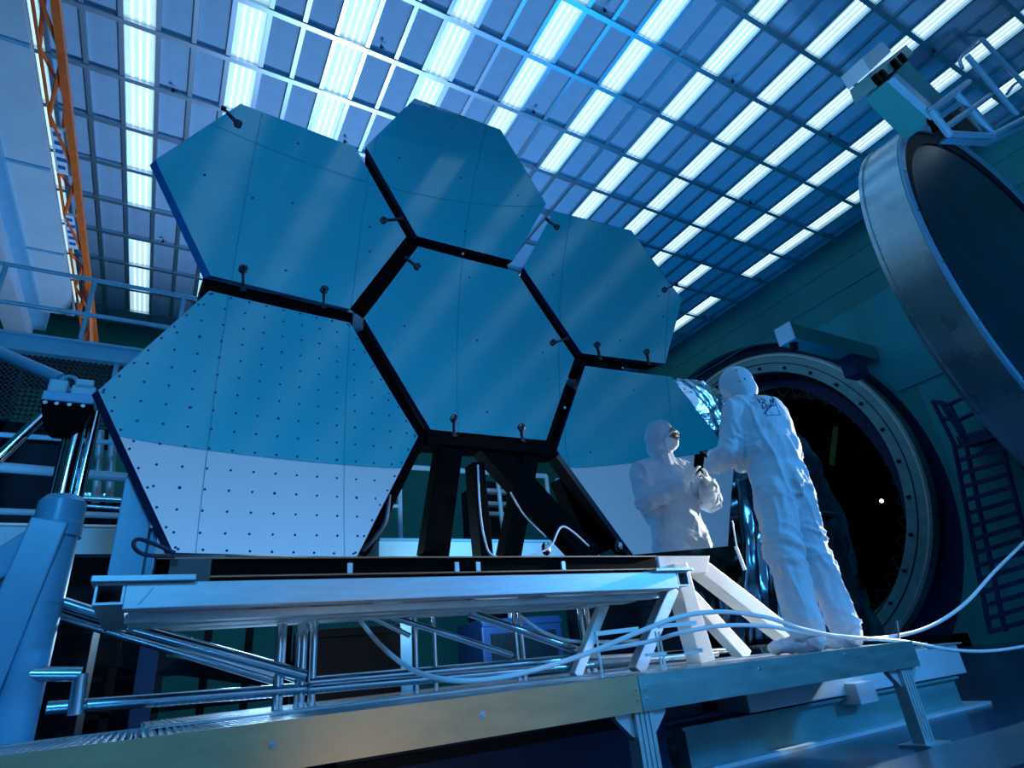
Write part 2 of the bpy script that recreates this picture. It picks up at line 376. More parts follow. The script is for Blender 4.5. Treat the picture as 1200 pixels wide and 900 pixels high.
PINS = {'A': [((262, 128), (277, 143)), ((285, 340), (285, 318)), ((379, 360), (380, 342)), ((470, 257), (452, 258))],
        'B': [], 'C': [((476, 303), (487, 311)), ((532, 510), (532, 493)), ((612, 516), (611, 503)), ((663, 398), (650, 401))],
        'D': [], 'E': [((641, 258), (651, 265)), ((703, 421), (700, 406)), ((760, 427), (758, 414)), ((792, 333), (780, 339))], 'F': []}
DOTS = {'A': [(240, 205), (349, 168), (343, 238), (433, 266), (433, 295), (335, 317), (296, 232)],
        'B': [(468, 185), (540, 208), (607, 229), (545, 271), (612, 253), (530, 150)],
        'C': [(474, 382), (550, 325), (636, 413), (559, 399), (642, 443), (571, 483)],
        'E': [(648, 322), (699, 275), (777, 371), (771, 347), (727, 399), (712, 335)],
        'F': [(743, 457), (692, 530)]}
for key in 'ABCDEF':
    uv = [hit(*p) for p in HEX[key]]
    cu = sum(u for u, v in uv) / 6; cv = sum(v for u, v in uv) / 6
    root = thing('mirror_segment', surf(cu, cv, -0.05), HLAB[key], 'mirror', 'hexagonal mirror segments of the telescope')
    # face: subdivided fan following the concave surface
    mb = MB(); N = 10; idx = {}
    def vid(s, a, b):
        w0 = 1 - (a + b) / N; (ua, va), (ub, vb) = uv[s], uv[(s + 1) % 6]
        u = cu * w0 + ua * a / N + ub * b / N; v = cv * w0 + va * a / N + vb * b / N
        kk = (round(u, 5), round(v, 5))
        if kk not in idx: idx[kk] = len(mb.v); mb.v.append(surf(u, v))
        return idx[kk]
    for s in range(6):
        for a in range(N):
            for b in range(N - a):
                mb.f.append((vid(s, a, b), vid(s, a + 1, b), vid(s, a, b + 1)))
                if a + b < N - 1: mb.f.append((vid(s, a + 1, b), vid(s, a + 1, b + 1), vid(s, a, b + 1)))
    fo = mb.build('mirror_face', M['mirror'], root, smooth='all')
    me = fo.data                                # normals towards the camera side
    if sum(p.normal.dot(MN) for p in me.polygons) < 0: me.flip_normals()
    # rim: thin substrate edge behind the face
    mb = MB()
    fr = [surf(u, v, -0.0015) for u, v in uv]; bk = [surf(u + (cu - u) * 0.012 - (0.034 if key in 'AD' and ii in (0, 5) else 0), v + (cv - v) * 0.012, -0.055) for ii, (u, v) in enumerate(uv)]
    for s in range(6):
        t = (s + 1) % 6; mb.poly([fr[s], fr[t], bk[t], bk[s]], [(0, 1, 2, 3)])
    mb.poly(bk, [tuple(range(6))])
    mb.build('substrate_rim', M['mirror_side' if key == 'A' else 'navy'], root)
    # black mounting box behind
    mb = MB()
    k0, k1, dd = 0.02, 0.07, (-0.06, -0.20)
    a_ = [surf(u + (cu - u) * k0, v + (cv - v) * k0, dd[0]) for u, v in uv]; b_ = [surf(u + (cu - u) * k1, v + (cv - v) * k1, dd[1]) for u, v in uv]
    for s in range(6):
        t = (s + 1) % 6; mb.poly([a_[s], a_[t], b_[t], b_[s]], [(0, 1, 2, 3)])
    mb.poly(a_, [tuple(range(6))]); mb.poly(b_, [tuple(reversed(range(6)))])
    mb.build('mounting_box', M['black'], root)
    # eyelet pins on the edges
    for (e0, e1) in PINS[key]:
        p = surf(*hit(*e0), 0.006); q = surf(*hit(*e1), 0.010); dpin = (q - p).normalized()
        mb = MB().tube([p, q], 0.006, 8)
        c = q + dpin * 0.014; side = dpin.cross(MN).normalized()
        mb.tube([c + (dpin * math.cos(a) + side * math.sin(a)) * 0.017 for a in [2 * PI * t / 14 for t in range(15)]], 0.007, 6)
        mb.cbox(p, (0.028, 0.014, 0.028))
        mb.build('eyelet_pin', M['blackmetal'], root, smooth=True)
    # dark fiducial dots
    mb = MB()
    def dot(u, v, r):
        c = surf(u, v, 0.0012); n_ = 8
        mb.poly([c + MU * r * math.cos(2 * PI * t / n_) + MV * r * math.sin(2 * PI * t / n_) for t in range(n_)], [tuple(range(n_))])
    if key == 'D':
        ang = math.radians(-1); st = 0.098
        def inside(u, v, mg):
            for s in range(6):
                (ua, va), (ub, vb) = uv[s], uv[(s + 1) % 6]
                ex, ey = ub - ua, vb - va; L = math.hypot(ex, ey)
                sd = ((u - ua) * ey - (v - va) * ex) / L; sc = ((cu - ua) * ey - (cv - va) * ex) / L
                if sd * (1 if sc > 0 else -1) < mg: return False
            return True
        for a in range(-9, 10):
            for b in range(-9, 10):
                u = cu + a * st; v = cv + b * st
                if inside(u, v, 0.03): dot(u, v, 0.0058 if (a % 4 or b % 4) else 0.0075)
        for s in range(6):
            (ua, va), (ub, vb) = uv[s], uv[(s + 1) % 6]
            for t in range(9):
                w = (t + 0.08) / 8.15; u = ua + (ub - ua) * w; v = va + (vb - va) * w; dot(u + (cu - u) * 0.022, v + (cv - v) * 0.022, 0.0058)
    else:
        for p in DOTS[key]: dot(*hit(*p), 0.0075)
    tag(mb.build('fiducial_dots', M['ink'], root), kind='stuff')
    # white tooling balls under / between segments
    for p in {'A': [(333, 348)], 'B': [(546, 292)], 'C': [(573, 515)], 'D': [(316, 656)], 'E': [], 'F': [(667, 474)]}[key]:
        MB().ball(surf(*hit(*p), -0.055), 0.011, 10, 6).build('tooling_ball', M['whitepaint'], root, smooth=True)

# ------------------------------------------------------------------ black mirror stand (struts and base)
st = thing('mirror_stand', (1.3, 3.05, 0.42), 'black strut stand and base beam carrying the hexagonal mirrors', 'stand')
YS = 3.08
for (a, b, w) in (((527, 512), (507, 652), 0.145), ((556, 545), (566, 655), 0.075), ((560, 515), (690, 655), 0.15), ((621, 520), (595, 655), 0.11)):
    p, q = at(*a, Y=YS), at(*b, Y=YS)
    MB().beam(p, q, w, 0.12, (0, 1, 0)).build('strut', M['black'], st, bevel=0.004)
MB().beam(at(505, 512, Y=YS - 0.02), at(655, 528, Y=YS - 0.02), 0.10, 0.05, (0, 0, 1)).build('cross_bar', M['black'], st)
MB().beam(at(660, 530, Y=YS), at(742, 652, Y=YS), 0.10, 0.12, (0, 1, 0)).build('strut', M['black'], st)
MB().beam(at(660, 560, Y=YS + 0.15), at(700, 650, Y=YS + 0.15), 0.16, 0.12, (0, 1, 0)).build('strut', M['black'], st)
MB().beam(at(492, 515, Y=YS), at(425, 648, Y=YS), 0.05, 0.10, (0, 1, 0)).build('strut', M['black'], st)
for (a, b, w, off) in (((236, 330), (415, 372), 0.13, -0.13), ((418, 385), (500, 520), 0.13, -0.13), ((428, 345), (484, 283), 0.12, -0.13), ((455, 240), (484, 283), 0.10, -0.13), ((484, 281), (600, 312), 0.11, -0.14), ((612, 325), (682, 425), 0.10, -0.14), ((676, 420), (735, 431), 0.09, -0.13), ((676, 450), (650, 520), 0.11, -0.14), ((502, 508), (655, 524), 0.09, -0.10)):
    MB().beam(surf(*hit(*a), off), surf(*hit(*b), off), w, 0.16, (0, 1, 0)).build('frame_bar', M['black'], st)
zb0, zb1 = 0.425, 0.548
base = MB().box((-0.02, 2.86, zb0), (2.66, 3.3, zb1 - 0.012)).build('base_beam', M['black'], st)
for z, yy in ((zb1 - 0.012, 2.835), (zb0 + 0.035, 2.83)):
    MB().box((-0.02, yy, z), (2.66, 2.87, z + 0.007)).build('edge_lip', M['copper'], base)
for x in (410, 535, 560, 660):
    p = at(x, 662, Y=2.85)
    MB().cbox((p.x, 2.853, 0.49), (0.024, 0.016, 0.052)).build('bracket', M['alu_dull'], base)
# dark bellows + clips at left end of base
MB().box((0.03, 2.8, 0.44), (0.18, 2.86, 0.53)).build('cable_tray', M['mesh'], st)
for (x, y) in ((726, 640), (640, 643)):
    p = at(x, y, Y=2.95); MB().ball(p, (0.03, 0.03, 0.04), 8, 6).build('bagged_fitting', M['foil'], st)
# cables hanging on the stand
def cable(pts, r, m, parent, name='cable'): return MB().tube(bez(pts), r, 8).build(name, m, parent, smooth=True)
cable([at(560, 545, Y=2.98), at(562, 590, Y=2.96), at(568, 632, Y=2.95), at(580, 652, Y=2.93), at(620, 651, Y=2.92), at(645, 640, Y=2.92), at(660, 617, Y=2.93), at(690, 640, Y=2.95)], 0.006, M['hose'], st)
cable([at(598, 577, Y=2.97), at(615, 605, Y=2.97), at(640, 630, Y=2.97)], 0.006, M['alu_dull'], st)
cable([at(456, 580, Y=2.98), at(452, 610, Y=2.98), at(438, 632, Y=2.98), at(425, 645, Y=2.98)], 0.012, M['cable'], st)

# ================================================================== ALUMINIUM CART FRAME
ct = thing('cart_frame', (1.2, 2.9, 0.27), 'brushed aluminium box-beam cart frame under the mirror stand', 'frame')
zt, z0 = 0.409, 0.318
def boxtube(mb, x0, x1, y0, y1, z0, z1, t, axis):
    if axis == 'Y':
        mb.box((x0, y0, z0), (x0 + t, y1, z1)).box((x1 - t, y0, z0), (x1, y1, z1)).box((x0 + t, y0, z0), (x1 - t, y1, z0 + t)).box((x0 + t, y0, z1 - t), (x1 - t, y1, z1))
    return mb
MB().box((-0.10, 2.6, z0), (2.55, 2.70, zt)).build('front_beam', M['alu'], ct, bevel=0.004)
boxtube(MB(), -0.19, -0.10, 2.6, 3.5, 0.336, zt, 0.008, 'Y').build('end_tube', M['alu'], ct)
boxtube(MB(), 2.555, 2.64, 2.6, 3.5, 0.33, zt, 0.008, 'Y').build('end_tube', M['alu'], ct)
MB().box((-0.10, 3.4, z0), (2.55, 3.5, zt)).build('rear_beam', M['alu'], ct, bevel=0.004)
MB().box((-0.09, 2.72, 0.285), (2.5, 2.80, 0.315)).build('lower_rail', M['alu_dull'], ct)
MB().box((-0.08, 2.86, 0.285), (2.45, 2.98, 0.312)).build('lower_rail', M['alu_dull'], ct)
for x in (0.45, 0.72, 1.0, 1.62, 2.1):
    MB().box((x, 2.7, z0 + 0.01), (x + 0.07, 3.4, zt - 0.01)).build('cross_member', M['alu_dull'], ct)
MB().box((-0.205, 2.57, zt), (0.12, 2.72, zt + 0.022)).build('top_plate', M['alu_dull'], ct, bevel=0.003)
MB().box((2.38, 2.57, zt), (2.66, 2.72, zt + 0.016)).build('top_plate', M['alu'], ct, bevel=0.003)
# weld beads
p0, p1 = at(163, 708, Y=2.597), at(180, 688, Y=2.597)
MB().tube([p0 + (p1 - p0) * (k / 8) + V((0, 0, 0.004 * (k % 2))) for k in range(9)], 0.003, 5).build('weld_bead', M['alu_dull'], ct)
# square upright on the plate
q = 0.055
cu_ = thing('square_post', (-0.12, 3.0, zt + 0.022), 'light blue square steel post on the cart corner left of the dotted mirror', 'post')
YP = 2.97; zp = zt + 0.022
MB().prism([V((-0.185, YP, zp)), V((-0.065, YP, zp)), V((-0.065, YP, 0.86)), V((-0.10, YP, 1.05)), V((-0.15, YP, 1.05)), V((-0.185, YP, 0.90))], (0, 0.12, 0)).build('tube_body', M['bluepaint'], cu_, bevel=0.004)
MB().box((-0.065, YP + 0.04, zp), (-0.03, YP + 0.1, 0.7)).build('stiffener', M['bluepaint'], cu_)
MB().box((-0.20, 2.74, zt), (-0.02, 3.2, zp)).build('base_plate', M['alu_dull'], cu_)
cable([at(205, 648, Y=2.75), at(165, 632, Y=2.72), at(157, 640, Y=2.72), at(170, 650, Y=2.72), at(205, 652, Y=2.75)], 0.008, M['cable'], cu_, 'cable_loop')

# ------------------------------------------------------------------ white A-frame legs at right
ZD = -0.075
wl = thing('white_a_frame', (3.0, 2.9, ZD), 'white square-tube A-frame legs at the right end of the cart', 'frame')
def leg(p, q, w, h, parent, m='whitepaint', name='leg'): return MB().beam(p, q, w, h, (0, 1, 0)).build(name, M[m], parent, bevel=0.006)
apex = V((2.98, 2.92, 0.49))
leg((2.86, 2.92, 0.50), (2.90, 2.90, ZD), 0.12, 0.12, wl)
leg((3.06, 2.94, 0.50), (3.92, 2.94, ZD), 0.11, 0.11, wl)
leg((3.02, 3.14, 0.46), (3.55, 3.14, ZD), 0.09, 0.09, wl)
MB().prism([V((2.70, 2.88, 0.44)), V((3.10, 2.88, 0.44)), V((3.16, 2.88, 0.55)), V((2.70, 2.88, 0.55))], (0, 0.3, 0)).build('apex_plate', M['whitepaint'], wl, bevel=0.006)
lq = at(744, 782, Y=2.78); lq.z = ZD
leg(at(786, 690, Y=2.78), lq, 0.07, 0.07, wl, 'alu')
leg((2.55, 3.3, 0.33), (2.25, 3.3, ZD), 0.06, 0.06, wl, 'alu_dull')
# small white low frame
lf = thing('low_white_frame', (2.5, 2.45, ZD), 'small low frame of white bars standing behind the white hose', 'frame')
Yl = 2.5
for (a, b, w) in (((697, 743), (747, 737), 0.02), ((772, 734), (815, 730), 0.02), ((780, 767), (822, 762), 0.022), ((757, 768), (800, 764), 0.014)):
    MB().beam(at(*a, Y=Yl), at(*b, Y=Yl), 0.02, w).build('bar', M['whitepaint'], lf)
for (a, b) in (((699, 745), (705, 785)), ((768, 740), (776, 775)), ((772, 740), (781, 775))):
    pa, pb = at(*a, Y=Yl), at(*b, Y=Yl); pb = V((pa.x, pa.y, ZD))
    MB().tube([pa, pb], 0.006, 8).build('rod', M['whitepaint'], lf)

# ================================================================== WALKWAY
YW0, YW1, XW0, XW1 = 2.1, 3.3, -1.2, 3.74
wk = thing('walkway', (1.3, 2.7, ZF), 'raised metal walkway deck with tan front fascia across the foreground', 'walkway')
XJ = 1.735
MB().box((XW0, YW0, ZD - 0.125), (XJ - 0.002, YW0 + 0.02, ZD + 0.004)).build('fascia', M['fascia_warm'], wk)
wk.children[-1]['label'] = 'metal fascia tinted with a warm reflection'
MB().box((XJ + 0.002, YW0, ZD - 0.125), (XW1, YW0 + 0.02, ZD + 0.004)).build('fascia', M['fascia'], wk)
MB().box((XW0, YW1 - 0.02, ZD - 0.12), (XW1, YW1, ZD + 0.002)).build('rear_fascia', M['fascia'], wk)
MB().box((XW1 - 0.02, YW0 + 0.02, ZD - 0.12), (XW1, YW1 - 0.02, ZD + 0.002)).build('end_fascia', M['fascia'], wk)
MB().box((XW0, YW0 + 0.02, ZD - 0.04), (XW1 - 0.02, YW1 - 0.02, ZD - 0.022)).build('deck_pan', M['deckpan'], wk)
mb = MB(); x = XW0
while x < XW1 - 0.03:
    mb.prism([V((x, YW0 + 0.021, ZD - 0.022)), V((x + 0.004, YW0 + 0.021, ZD)), V((x + 0.012, YW0 + 0.021, ZD)), V((x + 0.016, YW0 + 0.021, ZD - 0.022))], (0, YW1 - YW0 - 0.042, 0)); x += 0.024
tag(mb.build('deck_grating', M['grate'], wk), kind='stuff')
MB().box((0.02, YW1, ZD - 0.12), (XW1, 4.7, ZD)).build('rear_deck', M['alu_dull'], wk)
mb = MB(); x = 0.03
while x < XW1 - 0.03: mb.box((x, YW1 + 0.01, ZD), (x + 0.008, 4.68, ZD + 0.006)); x += 0.03
tag(mb.build('rear_deck_ribs', M['grate'], wk), kind='stuff')
# plain plate strips along the rear with a dashed slot line
for (xa, xb) in ((0.05, 1.2), (1.21, 2.5), (2.51, XW1 - 0.02)):
    MB().box((xa, YW1 - 0.28, ZD), (xb, YW1 - 0.02, ZD + 0.004)).build('deck_plate', M['alu_dull'], wk)
def bolt(p, r, n=(0, -1, 0), parent=None):
    p = V(p); n = V(n)
    return MB().tube([p, p + n * 0.004], r, 12).tube([p + n * 0.004, p + n * 0.009], r * 0.6, 6).build('bolt', M['chrome'], parent)
for (x, y) in ((320, 872), (565, 838), (890, 784), (990, 767)): bolt(at(x, y, Y=YW0), 0.012 if x < 600 else 0.007, parent=wk)
for (x, y) in ((746, 808), (756, 807), (748, 820), (759, 818)): bolt(at(x, y, Y=YW0), 0.006, parent=wk)
# extrusion legs
def ext_leg(x, flip):
    mb = MB(); zt_ = ZD - 0.10
    mb.box((x - 0.045, YW0 - 0.014, ZF + 0.012), (x + 0.045, YW0 - 0.002, zt_)) if False else None
    for k in range(4): mb.box((x - 0.045 + k * 0.024, YW0 + 0.022, ZF + 0.012), (x - 0.045 + k * 0.024 + 0.018, YW0 + 0.09, zt_))
    mb.box((x - 0.043, YW0 + 0.03, ZF + 0.012), (x + 0.043, YW0 + 0.082, zt_))
    lg = mb.build('leg', M['alu_dull'], wk)
    MB().box((x - 0.10, YW0 - 0.03, ZF), (x + 0.10, YW0 + 0.14, ZF + 0.012)).build('foot_plate', M['alu'], lg)
    for s in (-1, 1):
        MB().prism([V((x + s * 0.047, YW0 + 0.04, ZD - 0.126)), V((x + s * 0.13, YW0 + 0.04, ZD - 0.126)), V((x + s * 0.13, YW0 + 0.04, ZD - 0.14)), V((x + s * 0.058, YW0 + 0.04, ZD - 0.21)), V((x + s * 0.047, YW0 + 0.04, ZD - 0.21))], (0, 0.03, 0)).build('gusset', M['alu_dull'], lg)
ext_leg(1.755, 1); ext_leg(3.62, 1); ext_leg(-0.6, 1)

# ------------------------------------------------------------------ floor rail, pale box, perforated plate
rl = thing('floor_rail', (3.9, 2.75, ZF), 'teal steel I-beam rail lying on the floor under the walkway', 'rail')
YRr = 2.72
MB().box((2.45, YRr - 0.07, ZF), (5.45, YRr + 0.17, ZF + 0.02)).build('bottom_flange', M['palebox'], rl)
MB().box((2.5, YRr, ZF + 0.02), (5.2, YRr + 0.09, -0.372)).build('web', M['tealpaint'], rl)
MB().box((2.45, YRr - 0.04, -0.372), (5.2, YRr + 0.14, -0.355)).build('top_flange', M['tealpaint'], rl)
for x in (3.9,): MB().box((x - 0.06, YRr - 0.13, -0.40), (x + 0.13, YRr, -0.28)).build('clamp_block', M['palebox'], rl, bevel=0.006)
pb = thing('pale_trolley_box', (4.1, 2.75, -0.355), 'long pale blue box beam resting on the teal rail, right of the walkway leg', 'box')
MB().box((2.95, 2.66, -0.345), (5.3, 2.9, -0.15)).build('body', M['palebox'], pb, bevel=0.008)
MB().box((3.0, 2.67, -0.355), (3.35, 2.85, -0.345)).build('shim', M['dark'], pb)
MB().box((4.9, 2.64, -0.15), (5.34, 2.92, -0.138)).build('lid', M['alu'], pb)
MB().tube([(4.95, 2.7, -0.138), (4.95, 2.7, -0.115)], 0.02, 10).build('cap', M['palebox'], pb)
# teal under-structure block behind leg
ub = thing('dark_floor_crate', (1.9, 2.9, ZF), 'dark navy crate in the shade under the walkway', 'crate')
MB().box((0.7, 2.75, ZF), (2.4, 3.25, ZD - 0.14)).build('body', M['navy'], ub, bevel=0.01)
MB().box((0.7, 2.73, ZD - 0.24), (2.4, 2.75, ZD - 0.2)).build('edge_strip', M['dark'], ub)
# perforated floor plate
fp = thing('perforated_floor_plate', (3.5, 1.75, ZF), 'perforated metal plate on the floor beside the walkway foot', 'floor plate')
a, b, c, d = at(1020, 893, Z=ZF), at(1100, 862, Z=ZF), at(1200, 880, Z=ZF), at(1150, 940, Z=ZF)
x0, x1, y0, y1 = 2.75, 4.9, 1.55, 2.05
MB().box((x0, y0, ZF), (x1, y1, ZF + 0.006)).build('plate', M['deckpan'], fp)
mb = MB()
xx = x0 + 0.02
while xx < x1 - 0.01:
    mb.box((xx, y0 + 0.01, ZF + 0.006), (xx + 0.008, y1 - 0.01, ZF + 0.012)); xx += 0.022
tag(mb.build('ribs', M['grate'], fp), kind='stuff')

# ================================================================== TUBE SCAFFOLD BEHIND THE CART
sc = thing('tube_scaffold', (1.4, 3.5, ZD), 'shiny blue-grey steel tube scaffold standing under the mirror cart', 'scaffold')
YT = 3.42
def tb(a, b, r, Y=YT, m='tube', parent=sc, Y2=None, name='tube'):
    return MB().tube([at(*a, Y=Y), at(*b, Y=Y2 if Y2 else Y)], r, 12).build(name, M[m], parent, smooth=True)
tb((55, 830), (360, 807), 0.028); tb((362, 800), (700, 770), 0.028); tb((362, 808), (840, 766), 0.022, 3.36)
tb((700, 772), (850, 762), 0.02)
for (x, y0_, y1_, r) in ((357, 722, 815, 0.022), (369, 722, 815, 0.022), (330, 722, 800, 0.02), (335, 722, 798, 0.012), (352, 722, 800, 0.012), (486, 718, 793, 0.016), (508, 718, 790, 0.014), (601, 712, 785, 0.015), (608, 712, 785, 0.015), (678, 706, 775, 0.018), (686, 706, 775, 0.018)):
    p = at(x, y0_, Y=YT); p2 = V((p.x, p.y, ZD)); MB().tube([p, p2], r, 12).build('upright', M['chrome'], sc, smooth=True)
tb((70, 705), (355, 796), 0.025); tb((70, 722), (330, 800), 0.022, 3.6); tb((150, 735), (358, 792), 0.028, 3.38)
tb((460, 723), (600, 768), 0.018); tb((550, 718), (680, 763), 0.026); tb((400, 705), (480, 745), 0.014)
tb((60, 705), (130, 727), 0.03, 3.5)
cable([at(610, 722, Y=3.36), at(640, 742, Y=3.36), at(680, 752, Y=3.34), at(760, 750, Y=3.3)], 0.010, M['hose'], sc)
cable([at(682, 755, Y=3.36), at(675, 770, Y=3.36), at(670, 778, Y=3.36)], 0.009, M['cable'], sc)
tb((30, 790), (95, 790), 0.03, 3.35); tb((95, 790), (88, 838), 0.03, 3.35)

# ------------------------------------------------------------------ dark equipment behind
def crate(name, x0, x1, z1, Y, d, m, label, cat):
    t = thing(name, ((x0 + x1) / 2, Y + d / 2, ZF), label, cat)
    MB().box((x0, Y, ZF), (x1, Y + d, z1)).build('body', M[m], t, bevel=0.015)
    MB().box((x0 + 0.08, Y - 0.015, ZF + 0.15), (x1 - 0.08, Y, z1 - 0.12)).build('front_panel', M['dark'], t)
    MB().box((x0, Y - 0.02, z1 - 0.06), (x1, Y, z1 - 0.03)).build('trim_strip', M[m], t)
    return t
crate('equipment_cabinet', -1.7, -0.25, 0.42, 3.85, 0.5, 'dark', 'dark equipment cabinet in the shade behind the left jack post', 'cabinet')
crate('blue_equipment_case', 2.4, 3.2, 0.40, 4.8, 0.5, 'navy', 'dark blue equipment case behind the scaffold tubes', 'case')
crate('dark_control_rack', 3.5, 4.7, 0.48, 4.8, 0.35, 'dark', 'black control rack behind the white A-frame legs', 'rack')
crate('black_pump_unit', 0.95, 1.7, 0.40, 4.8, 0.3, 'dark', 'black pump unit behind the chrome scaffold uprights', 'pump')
# lattice barrier standing behind at left
lb = thing('dark_lattice_barrier', (0.2, 5.2, ZF), 'dark lattice barrier frame seen low behind the scaffold at left', 'barrier')
for k in range(7):
    x = -0.75 + k * 0.28; MB().beam((x, 5.2, ZF), (x, 5.2, 0.5), 0.05, 0.05, (0, 1, 0)).build('post', M['dark'], lb)
MB().beam((-0.9, 5.2, 0.48), (1.2, 5.2, 0.02), 0.10, 0.06, (0, 1, 0)).build('diagonal', M['dark'], lb)
MB().beam((-0.9, 5.2, -0.02), (1.2, 5.2, -0.02), 0.03, 0.05, (0, 1, 0)).build('rail', M['dark'], lb)
MB().beam((-0.9, 5.2, 0.2), (1.2, 5.2, 0.2), 0.03, 0.03, (0, 1, 0)).build('rail', M['dark'], lb)

# ------------------------------------------------------------------ rail, pale table edge and steps seen below the central mirror
gr = thing('pale_guard_rail', (3.3, 6.0, ZF), 'pale blue guard rail seen beneath the central mirror', 'railing')
YG = 6.0
for (a, b, r) in (((470, 547), (640, 558), 0.03), ((640, 558), (648, 640), 0.025), ((468, 560), (469, 633), 0.028), ((455, 593), (469, 593), 0.02), ((583, 558), (590, 628), 0.025), ((652, 562), (662, 622), 0.02), ((652, 562), (672, 562), 0.018), ((660, 602), (675, 602), 0.015)):
    MB().tube([at(*a, Y=YG), at(*b, Y=YG)], r, 8).build('rail_tube', M['palebox'], gr, smooth=True)
for x in (469, 590): 
    p = at(x, 630, Y=YG); MB().tube([p, (p.x, p.y, ZF)], 0.028, 8).build('rail_post', M['palebox'], gr, smooth=True)
tbk = thing('pale_side_beam', (3.0, 5.3, ZF), 'long pale blue painted beam behind the black struts', 'beam')
p, q = at(444, 633, Y=5.2), at(700, 633, Y=5.2)
MB().box((p.x, 5.2, 0.98), (q.x, 5.4, 1.13)).build('beam_body', M['palebox'], tbk, bevel=0.006)
MB().box((p.x, 5.17, 1.13), (q.x, 5.42, 1.15)).build('top_flange', M['bluepaint'], tbk)
for x in (p.x + 0.2, q.x - 0.3): MB().box((x, 5.24, ZF), (x + 0.1, 5.36, 0.98)).build('leg', M['bluepaint'], tbk)
ss = thing('dark_step_unit', (4.0, 7.5, ZF), 'dark step unit with white tread edges seen between the black struts', 'steps')
YSs = 7.4
p, q = at(564, 563, Y=YSs), at(598, 640, Y=YSs)
MB().box((p.x, YSs + 0.02, ZF), (q.x + 0.1, YSs + 0.7, p.z)).build('body', M['dark'], ss)
for (a, b) in (((566, 576), (592, 579)), ((566, 591), (600, 594)), ((566, 603), (588, 605))):
    pa, pb2 = at(*a, Y=YSs), at(*b, Y=YSs); MB().box((pa.x, YSs - 0.1, pa.z - 0.03), (pb2.x, YSs + 0.02, pa.z + 0.02)).build('tread', M['whitepaint'], ss)

# ================================================================== JACK POST AT LEFT
YJ = 3.4
jp = thing('hydraulic_jack_post', (-0.43, YJ, ZF), 'blue painted jack post with chrome piston and lifting block at left', 'jack')
ax = lambda z: V((-0.44, YJ, z))
MB().tube([ax(ZF), ax(0.45)], 0.085, 28).build('lower_barrel', M['bluepaint'], jp, smooth=True)
MB().tube([ax(0.45), ax(0.80)], 0.088, 28).build('upper_barrel', M['bluepaint'], jp, smooth=True)
MB().tube([ax(0.74), ax(0.80), ax(0.805), ax(0.90), ax(0.905), ax(0.93)], [0.10, 0.10, 0.095, 0.095, 0.09, 0.07], 28).build('collar', M['bluepaint'], jp, smooth=True)
MB().beam((-0.46, YJ - 0.04, 0.80), (-0.66, YJ - 0.02, ZF), 0.14, 0.14, (0, 1, 0)).build('brace', M['bluepaint'], jp, bevel=0.008)
MB().beam((-0.50, YJ, 0.72), (-1.2, YJ + 0.05, 0.05), 0.12, 0.12, (0, 1, 0)).build('brace', M['bluepaint'], jp, bevel=0.008)
MB().tube([ax(0.93) + V((-0.01, 0, 0)), ax(1.40) + V((-0.01, 0, 0))], 0.035, 20).build('piston_rod', M['chrome'], jp, smooth=True)
MB().tube([ax(0.93) + V((0.05, 0.02, 0)), ax(1.38) + V((0.05, 0.02, 0))], 0.022, 16).build('guide_rod', M['chrome'], jp, smooth=True)
MB().tube([ax(0.93) + V((-0.055, 0.02, 0)), ax(1.38) + V((-0.055, 0.02, 0))], 0.012, 12).build('guide_rod', M['blackmetal'], jp, smooth=True)
bx0, bx1 = -0.61, -0.40
MB().prism([V((-0.61, YJ - 0.07, 1.38)), V((-0.40, YJ - 0.07, 1.38)), V((-0.42, YJ - 0.07, 1.26)), V((-0.46, YJ - 0.07, 1.24)), V((-0.55, YJ - 0.07, 1.24)), V((-0.58, YJ - 0.07, 1.26))], (0, 0.14, 0)).build('bracket_plate', M['black'], jp)
hb = MB().box((bx0, YJ - 0.08, 1.38), (bx1, YJ + 0.08, 1.43)).build('head_block', M['bluepaint'], jp, bevel=0.006)
MB().box((-0.60, YJ - 0.07, 1.43), (-0.52, YJ + 0.07, 1.50)).build('clamp', M['palebox'], hb, bevel=0.012)
MB().box((-0.505, YJ - 0.07, 1.43), (-0.405, YJ + 0.07, 1.48)).build('clamp', M['palebox'], hb, bevel=0.008)
MB().tube([V((-0.42, YJ - 0.05 + 0.0, 1.49)), V((-0.49, YJ - 0.05, 1.49))], 0.03, 14).build('clamp_roll', M['palebox'], hb, smooth=True)
MB().tube([V((-0.525 + 0.035 * math.cos(a), YJ - 0.03, 1.50 + 0.038 * math.sin(a))) for a in [2 * PI * t / 18 for t in range(19)]], 0.010, 8).build('shackle_ring', M['bluepaint'], hb, smooth=True)
for x in (-0.59, -0.545, -0.495, -0.44): MB().tube([(x, YJ - 0.072, 1.365), (x, YJ - 0.085, 1.365)], 0.010, 8).build('bolt', M['chrome'], jp)
cr = tag(MB().tube([at(50, 487, Y=3.9), at(-20, 555, Y=3.9)], 0.028, 14).build('chrome_brace_rod', M['chrome'], None, smooth=True), 'slanting chrome rod running to the jack post head', 'rod')
cr2 = tag(MB().tube([at(-20, 405, Y=3.9), at(72, 445, Y=3.6)], 0.035, 14).build('blue_brace_tube', M['bluepaint'], None, smooth=True), 'slanting blue tube above the jack post head', 'tube')

